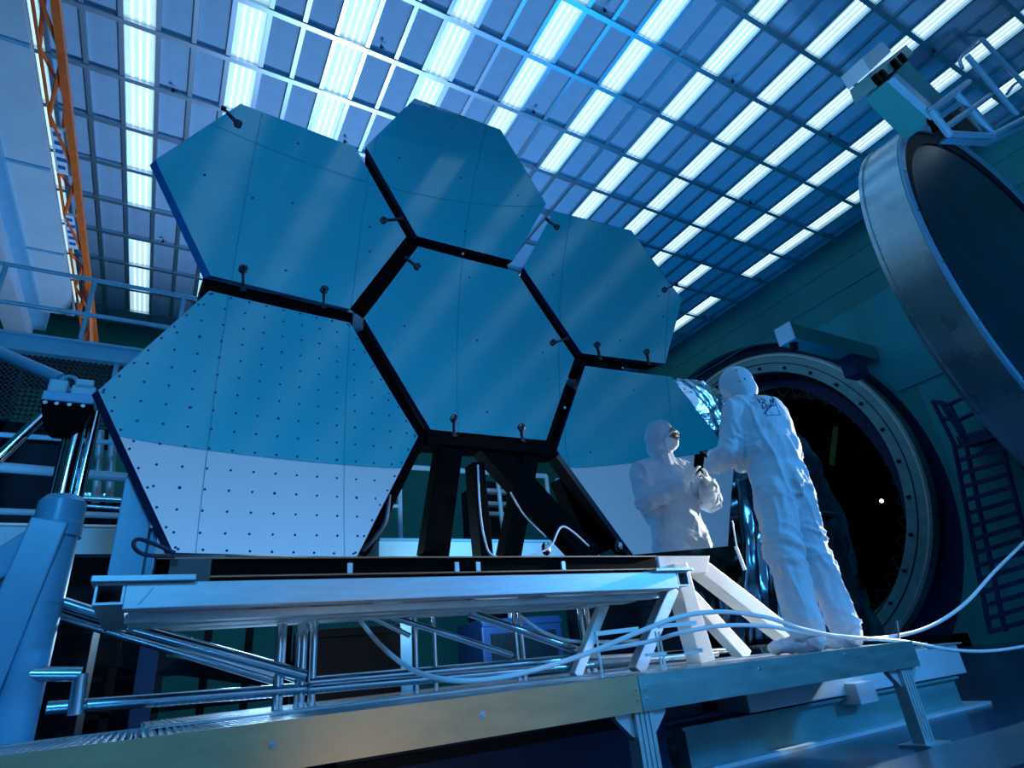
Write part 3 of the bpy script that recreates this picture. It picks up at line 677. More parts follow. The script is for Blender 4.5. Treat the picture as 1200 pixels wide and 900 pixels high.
# ------------------------------------------------------------------ balcony with railing, guard mesh
bc = thing('balcony', (-2.5, 8.2, 3.2), 'blue steel balcony with tube railing and black mesh guard at left', 'balcony')
YBc = 8.0
p = at(0, 400, Y=YBc); xe = at(215, 400, Y=YBc).x
MB().box((-6, YBc, 3.92), (0.1, YBc + 0.12, 4.12)).build('deck_beam', M['bluepaint'], bc)
MB().box((-6, YBc - 0.06, 4.10), (0.1, YBc + 0.16, 4.13)).build('deck_beam_flange', M['bluepaint'], bc)
MB().box((-6, YBc + 0.12, 3.95), (0.1, YBc + 1.2, 4.0)).build('deck', M['dark'], bc)
for z in (5.09, 4.56): MB().tube([(-6, YBc + 0.05, z), (0.1, YBc + 0.05, z)], 0.028, 10).build('hand_rail', M['bluepaint'], bc, smooth=True)
for x in (-4.4, -3.3, -2.16, -1.25, -0.22): MB().tube([(x, YBc + 0.05, 4.1), (x, YBc + 0.05, 5.1)], 0.028, 10).build('rail_post', M['bluepaint'], bc, smooth=True)
for x in (-0.85, -0.70): MB().box((x, YBc + 0.06, 3.2), (x + 0.05, YBc + 0.14, 3.92)).build('mesh_post', M['bluepaint'], bc)
mb = MB()
for k in range(84): mb.beam((-5 + k * 0.055, YBc + 0.1, 3.1), (-5 + k * 0.055, YBc + 0.1, 3.92), 0.02, 0.02, (0, 1, 0))
for k in range(15): mb.beam((-5, YBc + 0.1, 3.1 + k * 0.057), (-0.4, YBc + 0.1, 3.1 + k * 0.057), 0.02, 0.022)
tag(mb.build('guard_mesh', M['mesh'], bc), kind='stuff')
MB().box((-6, YBc + 0.2, 2.9), (0.0, YBc + 0.4, 3.1)).build('lower_beam', M['dark'], bc)
for x in (-1.95, -0.1): MB().box((x, YBc + 0.2, ZF), (x + 0.18, YBc + 0.38, 3.95)).build('column', M['navy'], bc)
# tubes and beams of the rear work frame at left
rf = thing('rear_work_frame', (-1.5, 5.2, ZF), 'blue tube and beam work frame in shadow behind the jack post', 'frame')
YRf = 5.0
def tb2(a, b, r, Y=YRf, m='bluepaint', nm='tube'): return MB().tube([at(*a, Y=Y), at(*b, Y=Y)], r, 10).build(nm, M[m], rf, smooth=True)
tb2((-30, 507), (150, 520), 0.018); tb2((-30, 545), (150, 560), 0.035); tb2((-30, 598), (205, 607), 0.022); tb2((60, 582), (160, 587), 0.02, m='tube'); tb2((60, 590), (200, 600), 0.012, m='tube')
p, q = at(-40, 622, Y=YRf), at(215, 626, Y=YRf)
MB().box((p.x, YRf, 0.98), (q.x + 0.3, YRf + 0.12, 1.16)).build('side_beam', M['bluepaint'], rf)
MB().box((p.x, YRf - 0.03, 1.16), (q.x + 0.3, YRf + 0.14, 1.175)).build('side_beam_flange', M['palebox'], rf)
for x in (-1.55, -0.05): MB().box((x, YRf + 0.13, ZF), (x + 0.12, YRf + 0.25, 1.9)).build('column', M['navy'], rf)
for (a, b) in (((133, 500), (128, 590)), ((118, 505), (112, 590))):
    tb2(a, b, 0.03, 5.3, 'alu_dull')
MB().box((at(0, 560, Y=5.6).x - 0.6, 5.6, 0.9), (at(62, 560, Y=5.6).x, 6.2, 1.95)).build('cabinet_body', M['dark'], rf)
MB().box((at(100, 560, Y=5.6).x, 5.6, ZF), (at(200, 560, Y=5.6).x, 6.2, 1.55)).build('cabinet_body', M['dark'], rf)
MB().box((at(95, 560, Y=5.5).x, 5.45, 1.5), (at(135, 560, Y=5.5).x, 5.5, 1.53)).build('foil_strip', M['foil'], rf)

# ================================================================== CRANE GIRDER AND ORANGE TRUSS
cg = thing('crane_girder', (-2.8, 10, 8.0), 'pale blue overhead crane box girder under the ceiling at upper left', 'girder')
ys = [YB + 0.1 + 2.35 * k for k in range(9)]
for k in range(8):
    MB().box((-3.08, ys[k] + 0.012, 8.0), (-2.43, ys[k + 1] - 0.012, 8.16)).build('box_section', M['girder'], cg)
for k in range(1, 8): MB().box((-3.07, ys[k] - 0.03, 7.985), (-2.43, ys[k] + 0.03, 8.02)).build('seam_strip', M['bluepaint'], cg)
MB().box((-3.62, YB + 0.1, 7.6), (-3.22, 15.0, 7.9)).build('lower_beam', M['girder'], cg)
MB().box((-3.4, YB + 0.1, 7.9), (-3.0, 15.0, 8.4)).build('web_plate', M['bluepaint'], cg)
for k in range(5): MB().tube([(-3.7, 9 + k * 0.9, 7.3), (-3.7, 9.3 + k * 0.9, 7.3)], 0.06, 8).build('cable_clip', M['dark'], cg)
tr = thing('orange_lattice_truss', (-2.2, 10, 8.0), 'orange steel lattice truss running beside the crane girder at upper left', 'truss')
ch = [(-2.08, 8.0, 0.048), (-2.34, 8.05, 0.018), (-2.2, 8.45, 0.018)]
for x, z, r in ch: MB().beam((x, YB + 0.2, z), (x, 15.4, z), r * 2, r * 2.2).build('chord', M['orange'], tr)
k = 0; y = -2.1
while y < 15:
    for (i, j) in ((0, 1), (1, 2), (0, 2)):
        a, b = ch[i], ch[j]
        MB().tube([(a[0], y, a[1]), (b[0], y + 1.17, b[1])], 0.028, 6).build('web_bar', M['orange'], tr)
        MB().tube([(b[0], y + 1.17, b[1]), (a[0], min(y + 2.34, 15.3), a[1])], 0.028, 6).build('web_bar', M['orange'], tr)
    y += 2.34
MB().tube([(-2.08, 13.0, 8.0), (-2.0, 14.6, 7.2), (-2.05, 15.3, 6.6)], 0.06, 8).build('hanging_cable', M['orange'], tr, smooth=True)
for n_, (x, y) in enumerate(((72, 178), (85, 272))):
    p = at(x, y, Z=8.05); s = thing('hanging_sign', p, ['white and blue sign board on the orange truss, nearer one', 'white and blue sign board on the orange truss, farther one'][n_], 'sign')
    MB().box((p.x - 0.10, p.y - 0.5, p.z - 0.02), (p.x + 0.10, p.y + 0.5, p.z + 0.03)).build('board', M['sign'], s)
    for k in range(5): MB().box((p.x - 0.07, p.y - 0.42 + k * 0.18, p.z - 0.026), (p.x + 0.03 + 0.03 * (k % 2), p.y - 0.34 + k * 0.18, p.z - 0.02)).build('printed_line', M['signblue'], s)

# ================================================================== VACUUM CHAMBER IN THE RIGHT WALL
XF = 17.5; FC = (XF, 13.2, 4.16)
vc = thing('vacuum_chamber', (XF, 13.2, ZF), 'huge round vacuum chamber mouth with steel flange in the teal wall', 'vacuum chamber')
MB().ring(FC, 'X', 4.62, 5.27, 0.35, 96).build('flange_ring', M['chamber'], vc, smooth=True)
MB().ring((XF - 0.02, 13.2, 4.16), 'X', 5.16, 5.22, 0.03, 96).build('flange_groove', M['alu_dull'], vc, smooth=True)
MB().ring((XF - 0.015, 13.2, 4.16), 'X', 4.90, 4.93, 0.03, 96).build('flange_groove', M['blackmetal'], vc, smooth=True)
MB().ring((XF + 0.3, 13.2, 4.16), 'X', 5.0, 5.15, 7, 96).build('barrel', M['navy'], vc, smooth=True)
MB().ring((XF + 0.35, 13.2, 4.16), 'X', 4.45, 4.62, 7, 96).build('inner_liner', M['dark'], vc, smooth=True)
MB().ring((XF + 0.9, 13.2, 4.16), 'X', 4.22, 4.36, 0.12, 96).build('inner_ring', M['tealpaint'], vc, smooth=True)
MB().ring((XF + 1.8, 13.2, 4.16), 'X', 3.9, 4.15, 0.12, 96).build('inner_ring', M['blackmetal'], vc, smooth=True)
mb = MB(); NT = 44
for k in range(NT):
    a = 2 * PI * k / NT; b = 2 * PI * (k + 0.5) / NT; c = 2 * PI * (k + 1) / NT
    P_ = lambda an, r: V((XF + 1.0, 13.2 + r * math.cos(an), 4.16 + r * math.sin(an)))
    mb.beam(P_(a, 4.22), P_(b, 3.85), 0.05, 0.05, (1, 0, 0)); mb.beam(P_(b, 3.85), P_(c, 4.22), 0.05, 0.05, (1, 0, 0))
mb.build('lattice_ring', M['blackmetal'], vc)
MB().tube([(24.6, 13.2, 4.16), (24.7, 13.2, 4.16)], 5.2, 64).build('end_wall', M['black'], vc)
for k in range(30):
    a = 2 * PI * k / 30; MB().cbox((XF - 0.03, 13.2 + 4.75 * math.cos(a), 4.16 + 4.75 * math.sin(a)), (0.08, 0.08, 0.08)).build('flange_clip', M['dark'], vc)
MB().box((XF + 0.35, 8.6, ZF), (24, 17.8, ZF + 0.3)).build('chamber_floor', M['dark'], vc)
# recess behind the wall hole, its shade put into the navy colour
MB().ring((XR + 0.31, 14.1, 3.7), 'X', 5.0, 6.9, 0.1, 64).build('recess_plate', M['navy'], vc)
# slim green strip lamp and small work lights inside
pg = at(980, 500, X=19.5); pg2 = at(975, 545, X=19.5)
gp = tag(MB().beam(pg, pg2, 0.20, 0.06, (1, 0, 0)).build('green_curtain_strip', mat('green_strip', (0.03, 0.10, 0.008), 0.5), None), 'thin green strip hanging inside the dark chamber mouth', 'strip')
for n_, (x, y, r) in enumerate(((1033, 587, 0.06),)):
    tag(MB().ball(at(x, y, X=20), r, 10, 8).build('small_work_light', M['lampwhite'], None, smooth=True), 'tiny white work light glowing inside the dark chamber', 'lamp')
# hinge arm over the flange
ha = thing('hinge_arm', at(1000, 415, X=17.5), 'grey-blue steel box arm jutting from the wall above the chamber flange', 'arm')
p = at(1006, 416, X=17.2)
MB().box((13.9, p.y - 0.24, p.z - 0.20), (XR - 0.05, p.y + 0.24, p.z + 0.30)).build('arm_box', M['wall'], ha, bevel=0.03)
MB().box((13.86, p.y - 0.25, p.z - 0.21), (13.9, p.y + 0.25, p.z + 0.31)).build('end_cap', M['palebox'], ha)
MB().box((16.4, p.y - 0.2, p.z - 0.8), (17.0, p.y + 0.2, p.z - 0.20)).build('support_bracket', M['navy'], ha)
MB().tube([(14.1, p.y, p.z - 0.38), (14.1, p.y, p.z - 0.20)], 0.10, 10).build('swivel', M['dark'], ha)

# ------------------------------------------------------------------ chamber door at right
DC = (13.3, 3.0, 5.2); DR = 3.9
dr = thing('chamber_door', (13.3, 3.2, 1.3), 'huge dark round chamber door with polished steel rim at upper right', 'chamber door')
MB().ring((DC[0], DC[1], DC[2]), 'Y', DR - 0.10, DR, 0.62, 128).build('rim_band', M['rim'], dr, smooth=True)
MB().ring((DC[0], DC[1] - 0.04, DC[2]), 'Y', DR - 0.16, DR - 0.02, 0.05, 128).build('rim_lip', M['bluepaint'], dr, smooth=True)
MB().ring((DC[0], DC[1] + 0.62, DC[2]), 'Y', DR - 0.3, DR + 0.03, 0.06, 128).build('rear_lip', M['rim'], dr, smooth=True)
MB().ring((DC[0], DC[1] + 0.02, DC[2]), 'Y', DR - 0.42, DR - 0.10, 0.3, 96).build('seal_groove', M['dark'], dr, smooth=True)
mb = MB(); NR, NA = 10, 64; mb.v.append(V((DC[0], DC[1] - 0.55, DC[2])))
for i in range(1, NR + 1):
    r = (DR - 0.36) * i / NR
    for k in range(NA):
        a = 2 * PI * k / NA; mb.v.append(V((DC[0] + r * math.cos(a), DC[1] + 0.05 - 0.6 * (1 - (i / NR) ** 2) * 0.2, DC[2] + r * math.sin(a))))
for k in range(NA):
    k2 = (k + 1) % NA; mb.f.append((0, 1 + k, 1 + k2))
    for i in range(NR - 1): mb.f.append((1 + i * NA + k, 1 + (i + 1) * NA + k, 1 + (i + 1) * NA + k2, 1 + i * NA + k2))
mb.v[0] = V((DC[0], DC[1] + 0.05 - 0.12, DC[2]))
mb.build('door_face', M['doorface'], dr, smooth='all')
for k in range(24):
    a = 2 * PI * k / 24 + 0.1; MB().tube([(DC[0] + (DR - 0.09) * math.cos(a), DC[1] - 0.06, DC[2] + (DR - 0.09) * math.sin(a)), (DC[0] + (DR - 0.09) * math.cos(a), DC[1] - 0.03, DC[2] + (DR - 0.09) * math.sin(a))], 0.03, 8).build('bolt', M['chrome'], dr)
MB().box((13.0, 3.3, 9.05), (13.6, 3.6, HC)).build('hanger', M['navy'], dr)
# hoist beam and its railed platform above the door
YH = 1.9
def P3(x, y, Y=YH): return at(x, y, Y=Y)
ho = thing('hoist_trolley', P3(1070, 110), 'teal hoist beam with pale end block above the chamber door', 'hoist')
p, q = P3(1050, 78), P3(1104, 140)
d_ = (q - p).normalized(); n_ = d_.cross(V((0, 1, 0))).normalized()
MB().prism([P3(1042, 92), P3(1063, 70), P3(1110, 118), P3(1092, 142)], (0, 0.35, 0)).build('beam', M['wall'], ho, bevel=0.02)
MB().prism([P3(1040, 96), P3(1044, 92), P3(1095, 137), P3(1091, 142)], (0, -0.08, 0)).build('beam_flange', M['bluepaint'], ho)
MB().prism([P3(1021, 84), P3(1062, 52), P3(1071, 62), P3(1028, 100)], (0, 0.3, 0)).build('end_carriage', M['tealpaint'], ho, bevel=0.02)
MB().prism([P3(1010, 68), P3(1034, 48), P3(1045, 60), P3(1020, 83)], (0, 0.3, 0)).build('end_block', M['palebox'], ho, bevel=0.015)
for (x, y) in ((1031, 91), (1038, 86), (1052, 73), (1060, 66)):
    c = P3(x, y, YH - 0.06); MB().tube([c, c + V((0, 0.06, 0))], 0.075, 14).build('wheel', M['black'], ho, smooth=True)
MB().tube([P3(1089, 137), P3(1093, 144), P3(1099, 152)], [0.07, 0.04, 0.07], 8).build('hook_block', M['black'], ho)
pr = thing('railed_platform', P3(1140, 155), 'blue railed service platform above the chamber door at top right', 'platform')
def rl_(a, b, r=0.045, Y=YH - 0.1): return MB().tube([at(*a, Y=Y), at(*b, Y=Y)], r, 8).build('rail_tube', M['bluepaint'], pr, smooth=True)
for a, b in (((1091, 130), (1112, 157)), ((1091, 130), (1135, 96)), ((1119, 108), (1163, 158)), ((1108, 150), (1160, 112)), ((1133, 65), (1192, 135)), ((1150, 45), (1210, 110)), ((1163, 158), (1208, 135)), ((1112, 157), (1163, 160)), ((1175, 28), (1210, 55))): rl_(a, b)
cable([P3(1128, 80), P3(1125, 70), P3(1133, 60), P3(1150, 45), P3(1160, 40)], 0.03, M['bluepaint'], pr, 'hoop')
cable([P3(1180, 110), P3(1190, 98), P3(1205, 92)], 0.03, M['bluepaint'], pr, 'hoop')
MB().prism([P3(1112, 158), P3(1165, 160), P3(1215, 140), P3(1215, 144), P3(1166, 165), P3(1112, 161)], (0, 0.12, 0)).build('platform_floor', M['bluepaint'], pr)
MB().prism([P3(1122, 128, YH + 0.1), P3(1137, 118, YH + 0.1), P3(1168, 152, YH + 0.1), P3(1152, 158, YH + 0.1)], (0, 0.3, 0)).build('motor_housing', M['tealpaint'], pr, bevel=0.02)
MB().prism([P3(1114, 132, YH + 0.1), P3(1126, 124, YH + 0.1), P3(1148, 152, YH + 0.1), P3(1126, 157, YH + 0.1)], (0, 0.3, 0)).build('gear_case', M['dark'], pr, bevel=0.02)

# ------------------------------------------------------------------ stair tower at the right wall
la = thing('stair_tower', (17.0, 7.0, ZF), 'dark blue stair tower with railings against the right wall beside the chamber', 'stairs')
XLd = 17.0
def L_(x, y): return at(x, y, X=XLd)
for (a, b) in (((1093, 470), (1118, 520)), ((1102, 470), (1128, 512)), ((1093, 470), (1112, 474)), ((1112, 474), (1142, 460)), ((1136, 452), (1160, 508)), ((1142, 452), (1170, 506)), ((1136, 452), (1152, 458)), ((1152, 458), (1178, 506)), ((1104, 490), (1122, 493)), ((1122, 493), (1150, 480)), ((1112, 474), (1130, 508)), ((1150, 480), (1163, 478)), ((1118, 520), (1160, 740)), ((1170, 506), (1215, 680)), ((1130, 512), (1178, 740)), ((1178, 506), (1225, 560))):
    MB().tube([L_(*a), L_(*b)], 0.055, 8).build('rail_tube', M['navy'], la, smooth=True)
MB().prism([L_(1120, 512), L_(1176, 496), L_(1180, 506), L_(1124, 522)], (0.7, 0, 0)).build('landing', M['navy'], la)
for k in range(15):
    y = 524 + k * 15.5; x = 1122 + k * 2.6
    MB().beam(L_(x, y), L_(x + 54, y - 16), 0.10, 0.09).build('tread', M['navy'], la)

# ================================================================== FOIL-WRAPPED ITEMS
def crinkle(name, corners, m, amp, nu, nv, parent, seed, bulge=0.0, nrm=V((0, -1, 0)), th=0.03):
    mb = MB(); A, B, C_, D = [V(c) for c in corners]
    for s in (0, 1):
        for i in range(nu + 1):
            for j in range(nv + 1):
                u, v = i / nu, j / nv; p = (A * (1 - u) + B * u) * (1 - v) + (D * (1 - u) + C_ * u) * v
                e = math.sin(PI * u) * math.sin(PI * v)
                nn = noise.noise(V((u * 9 + seed, v * 3.2, seed))) + 0.6 * noise.noise(V((u * 22, v * 9 + seed, 3.3)))
                mb.v.append(p + nrm * ((bulge * e + amp * nn) if s == 0 else (bulge * e - th)))
    k = (nu + 1) * (nv + 1)
    for s in (0, 1):
        for i in range(nu):
            for j in range(nv):
                a = s * k + i * (nv + 1) + j; mb.f.append((a, a + 1, a + nv + 2, a + nv + 1))
    rim = [i * (nv + 1) for i in range(nu + 1)] + [nu * (nv + 1) + j for j in range(1, nv + 1)] + [i * (nv + 1) + nv for i in range(nu - 1, -1, -1)] + [j for j in range(nv - 1, 0, -1)]
    for i in range(len(rim)):
        a, b = rim[i], rim[(i + 1) % len(rim)]; mb.f.append((a, b, b + k, a + k))
    return mb.build(name, m, parent, smooth='all')
Yf = 3.25
fb = thing('silver_foil_wrap', at(830, 480, Y=Yf), 'crinkled silver foil sheet behind the right edge of the lower right mirror', 'foil')
crinkle('foil_sheet', [at(785, 443, Y=Yf), at(824, 446, Y=Yf), at(862, 475, Y=Yf), at(835, 515, Y=Yf)], M['foil'], 0.025, 26, 20, fb, 1.3, 0.05)
# dark foil-wrapped telescope hardware behind the technician
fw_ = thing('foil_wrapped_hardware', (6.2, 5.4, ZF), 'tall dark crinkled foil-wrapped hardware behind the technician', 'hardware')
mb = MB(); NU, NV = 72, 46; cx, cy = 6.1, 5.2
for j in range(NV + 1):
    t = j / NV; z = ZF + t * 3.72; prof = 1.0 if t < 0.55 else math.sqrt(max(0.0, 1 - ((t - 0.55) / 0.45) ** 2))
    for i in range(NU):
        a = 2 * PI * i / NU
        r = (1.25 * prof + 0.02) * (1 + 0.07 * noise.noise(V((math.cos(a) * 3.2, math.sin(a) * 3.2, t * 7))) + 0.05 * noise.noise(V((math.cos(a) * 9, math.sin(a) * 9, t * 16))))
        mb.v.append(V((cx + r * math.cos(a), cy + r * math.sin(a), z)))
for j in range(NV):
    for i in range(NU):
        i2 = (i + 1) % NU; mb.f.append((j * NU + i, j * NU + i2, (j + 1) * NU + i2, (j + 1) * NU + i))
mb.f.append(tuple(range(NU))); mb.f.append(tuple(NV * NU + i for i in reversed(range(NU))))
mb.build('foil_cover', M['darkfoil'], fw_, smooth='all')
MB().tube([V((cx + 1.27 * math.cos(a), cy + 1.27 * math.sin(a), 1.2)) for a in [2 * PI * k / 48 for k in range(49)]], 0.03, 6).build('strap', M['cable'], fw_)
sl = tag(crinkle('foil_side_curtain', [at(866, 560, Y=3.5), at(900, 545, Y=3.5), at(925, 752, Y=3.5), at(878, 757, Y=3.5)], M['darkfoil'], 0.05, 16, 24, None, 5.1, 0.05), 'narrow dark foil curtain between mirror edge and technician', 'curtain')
tag(MB().tube([at(862, 640, Y=3.0), at(873, 668, Y=3.0)], 0.012, 8).tube([at(858, 610, Y=3.0), at(863, 640, Y=3.0)], 0.006, 8).build('thin_support_rod', M['palebox'], None), 'thin pale rod beside the lower right mirror corner', 'rod')

# ================================================================== HOSES
def hose(pts, label, r=0.011):
    o = MB().tube(bez(pts, 10), r, 12).build('white_hose', M['hose'], None, smooth=True)
    return tag(o, label, 'hose', 'white hoses along the walkway')
hose([at(418, 722, Y=3.3), at(445, 755, Y=3.1), at(480, 783, Y=2.8), at(520, 796, Y=2.55), at(565, 797, Y=2.45), at(620, 787, Y=2.4), at(690, 765, Y=2.35), at(750, 740, Y=2.3), at(800, 722, Y=2.28), at(850, 717, Y=2.27), at(900, 724, Y=2.27), at(940, 737, Y=2.25), at(985, 746, Y=2.2), at(1030, 748, Y=2.2), at(1085, 736, Y=2.2), at(1130, 708, Y=2.2), at(1170, 665, Y=2.2), at(1225, 612, Y=2.2)],
     'white hose arching up past the technician boots towards the right edge')
hose([at(700, 762, Y=2.5), at(760, 752, Y=2.45), at(800, 741, Y=2.35), at(850, 733, Y=2.3), at(900, 734, Y=2.28), at(940, 741, Y=2.26), at(1000, 747, Y=2.18), at(1060, 752, Y=2.16), at(1120, 762, Y=2.16), at(1170, 762, Y=2.16), at(1230, 752, Y=2.16)],
     'lower white hose lying almost level past the technician boots', 0.010)
tag(MB().tube(bez([at(1051, 728, Y=2.2), at(1053, 742, Y=2.19), at(1057, 758, Y=2.15), at(1068, 772, Y=2.12)]), 0.006, 6).build('cable_tie', M['cable'], None), 'dark cable tie holding the white hoses at the deck end', 'cable tie')

# ================================================================== TECHNICIAN
def capsule(mb, p, q, r0, r1, n=14):
    p, q = V(p), V(q); d = (q - p); L = d.length; d.normalize(); pts, rs = [], []
    for k in range(5): a = PI / 2 * (1 - k / 4); pts.append(p - d * r0 * math.sin(a)); rs.append(max(1e-4, r0 * math.cos(a)))
    for k in range(5): a = PI / 2 * k / 4; pts.append(q + d * r1 * math.sin(a)); rs.append(max(1e-4, r1 * math.cos(a)))
    return mb.tube(pts, rs, n)
def remesh(o, vox, smooth=4, disp=None):
    bpy.context.view_layer.update()
    m = o.modifiers.new('remesh', 'REMESH'); m.mode = 'VOXEL'; m.voxel_size = vox; m.use_smooth_shade = True
    if smooth: s = o.modifiers.new('smooth', 'SMOOTH'); s.iterations = smooth; s.factor = 0.5
    for (strength, sx) in (disp or []):
        tx = bpy.data.textures.new('folds', 'CLOUDS'); tx.noise_scale = sx; tx.noise_depth = 2
        dm = o.modifiers.new('folds', 'DISPLACE'); dm.texture = tx; dm.strength = strength; dm.mid_level = 0.5; dm.texture_coords = 'LOCAL'
    return o
pe = thing('person', (3.38, 2.38, ZD), 'person in a white hooded cleanroom suit standing with back turned, looking down at a device', 'person')
b = MB()
PV = V((3.375, 2.36, 0.92))
# torso
b.ball((3.375, 2.37, 0.94), (0.205, 0.165, 0.20), 20, 12)
b.ball((3.385, 2.37, 1.13), (0.218, 0.165, 0.23), 20, 12)
b.ball((3.395, 2.38, 1.30), (0.235, 0.165, 0.19), 20, 12)
capsule(b, (3.23, 2.41, 1.42), (3.56, 2.39, 1.43), 0.09, 0.088)
b.ball((3.42, 2.36, 1.40), (0.16, 0.12, 0.12), 16, 10)
capsule(b, (3.383, 2.42, 1.42), (3.388, 2.455, 1.52), 0.105, 0.085)
# hood
b.ball((3.392, 2.49, 1.672), (0.110, 0.128, 0.130), 22, 14)
b.ball((3.39, 2.455, 1.60), (0.100, 0.105, 0.10), 18, 10)
# arms
capsule(b, (3.20, 2.415, 1.39), (3.115, 2.48, 1.13), 0.092, 0.078)
capsule(b, (3.115, 2.48, 1.13), (3.24, 2.72, 1.14), 0.078, 0.058)
capsule(b, (3.58, 2.39, 1.41), (3.68, 2.45, 1.13), 0.092, 0.078)
capsule(b, (3.68, 2.45, 1.13), (3.50, 2.70, 1.15), 0.078, 0.056)
# legs
capsule(b, (3.285, 2.365, 0.88), (3.275, 2.41, 0.48), 0.128, 0.105)
capsule(b, (3.275, 2.41, 0.48), (3.25, 2.385, 0.06), 0.105, 0.095)
capsule(b, (3.465, 2.36, 0.88), (3.50, 2.375, 0.48), 0.125, 0.10)
capsule(b, (3.50, 2.375, 0.48), (3.535, 2.34, 0.06), 0.10, 0.092)
body = b.build('suit_body', M['suit'], pe, smooth='all')
remesh(body, 0.011, 6)
def ridge(v, e=5): return (1 - abs(noise.noise(v))) ** e
def bake_folds(o, fn):
    bpy.context.view_layer.update(); dg_ = bpy.context.evaluated_depsgraph_get()
    me_ = bpy.data.meshes.new_from_object(o.evaluated_get(dg_)); o.modifiers.clear(); base_ = wloc(o)
    ns = [v.normal.copy() for v in me_.vertices]
    for v, nn in zip(me_.vertices, ns): v.co += nn * fn(V(v.co) + base_)
    for p_ in me_.polygons: p_.use_smooth = True
    if not me_.materials: me_.materials.append(o.data.materials[0])
    o.data = me_
def suit_fold(p):
    g = lambda z, c, w_: math.exp(-((z - c) / w_) ** 2)
    vert = ridge(V((p.x * 11 + p.z * 2.2, p.y * 11, p.z * 2.6))) + 0.25 * ridge(V((p.x * 15 - p.z * 6, p.y * 15, p.z * 4)), 6)
    horiz = ridge(V((p.x * 5 + 5, p.y * 5, p.z * 17 + 8 * p.x))) + 0.2 * ridge(V((p.x * 9, p.y * 9, p.z * 26 + 12 * p.x)), 6)
    h = min(1.0, g(p.z, 0.50, 0.13) + 0.8 * g(p.z, 0.05, 0.10) + 0.6 * g(p.z, 0.84, 0.07) + (0.9 * g(p.z, 1.13, 0.09) if (p.x < 3.2 or p.x > 3.58 or p.y > 2.55) else 0))
    head = 1.0 if p.z < 1.5 else 0.25
    if p.y < 2.4 and p.x > 3.3 and 1.18 < p.z < 1.52: head *= 0.35
    return head * (0.020 * vert * (1 - 0.6 * h) + 0.028 * horiz * h - 0.012 + 0.010 * noise.noise(p * 5))
bake_folds(body, suit_fold)
# boot covers
def boot(ank, toe):
    mb = MB(); ank, toe = V(ank), V(toe); heel = V((ank.x, ank.y, ZD + 0.05)) - (toe - ank).normalized() * 0.03
    capsule(mb, heel, V((toe.x, toe.y, ZD + 0.042)), 0.055, 0.042); mb.ball(V((toe.x, toe.y, ZD + 0.04)), (0.055, 0.06, 0.04), 14, 8)
    capsule(mb, V((ank.x, ank.y, 0.10)), V((heel.x, heel.y, ZD + 0.06)), 0.072, 0.06)
    o = mb.build('boot_cover', M['suit'], pe, smooth='all'); remesh(o, 0.009, 4); bake_folds(o, lambda p: 0.012 * ridge(p * 14) - 0.006)
boot((3.25, 2.385, 0), (3.19, 2.56, 0)); boot((3.535, 2.34, 0), (3.53, 2.53, 0))
# face, looking down at the device
hc = V((3.395, 2.50, 1.66)); HR = Matrix.Rotation(math.radians(-40), 3, 'X')   # nose axis +Y pitched down
HR = Matrix.Rotation(math.radians(-24), 3, 'Z') @ HR
def hl(x, y, z): return hc + HR @ V((x, y, z))
def headmesh(fn, name, m, parent, smooth='all'):
    mb = MB(); fn(mb); mb.v = [hc + HR @ v for v in mb.v]; return mb.build(name, M[m], parent, smooth=smooth)
face = headmesh(lambda q: q.ball((0, 0.062, 0.012), (0.066, 0.075, 0.082), 24, 16), 'face', 'skin', pe)
headmesh(lambda q: q.ball((0, 0.139, 0.008), (0.012, 0.016, 0.028), 10, 8), 'nose', 'skin', face)
for s in (-1, 1):
    headmesh(lambda q: q.ball((s * 0.029, 0.126, 0.032), (0.014, 0.008, 0.007), 10, 6), 'eye', 'eye', face)
    headmesh(lambda q: q.tube([(s * 0.012, 0.133, 0.050), (s * 0.030, 0.130, 0.055), (s * 0.048, 0.117, 0.049)], 0.0045, 6), 'eyebrow', 'eye', face)
def maskf(q):
    NX, NZ = 20, 12
    for s in (0, 1):
        for i in range(NX + 1):
            for j in range(NZ + 1):
                a = (i / NX - 0.5) * math.radians(170); t = j / NZ
                z = 0.012 - 0.105 * t; bul = 0.020 * math.sin(PI * min(1, t * 1.1)) * math.cos(a) + (0.012 * math.exp(-(a * 3) ** 2) if t < 0.4 else 0) + 0.0025 * math.sin(t * 20)
                rr = 1.0 - 0.30 * max(0, t - 0.55)
                q.v.append(V(((0.070 * rr + bul * 0.3 - s * 0.004) * math.sin(a), 0.060 + (0.080 * rr + bul - s * 0.004) * math.cos(a), z)))
    k = (NX + 1) * (NZ + 1)
    for s in (0, 1):
        for i in range(NX):
            for j in range(NZ):
                c = s * k + i * (NZ + 1) + j; q.f.append((c, c + 1, c + NZ + 2, c + NZ + 1))
    rim = [i * (NZ + 1) for i in range(NX + 1)] + [NX * (NZ + 1) + j for j in range(1, NZ + 1)] + [i * (NZ + 1) + NZ for i in range(NX - 1, -1, -1)] + [j for j in range(NZ - 1, 0, -1)]
    for i in range(len(rim)): a, c = rim[i], rim[(i + 1) % len(rim)]; q.f.append((a, c, c + k, a + k))
headmesh(maskf, 'face_mask', 'glove', pe)
def brim(q):
    pts = []
    for k in range(25):
        a = 2 * PI * k / 24; pts.append(V((0.072 * math.sin(a), 0.088 + 0.026 * abs(math.cos(a)), -0.008 + 0.080 * math.cos(a))))
    q.tube(pts, 0.010, 8)
headmesh(brim, 'hood_brim', 'suit', pe)
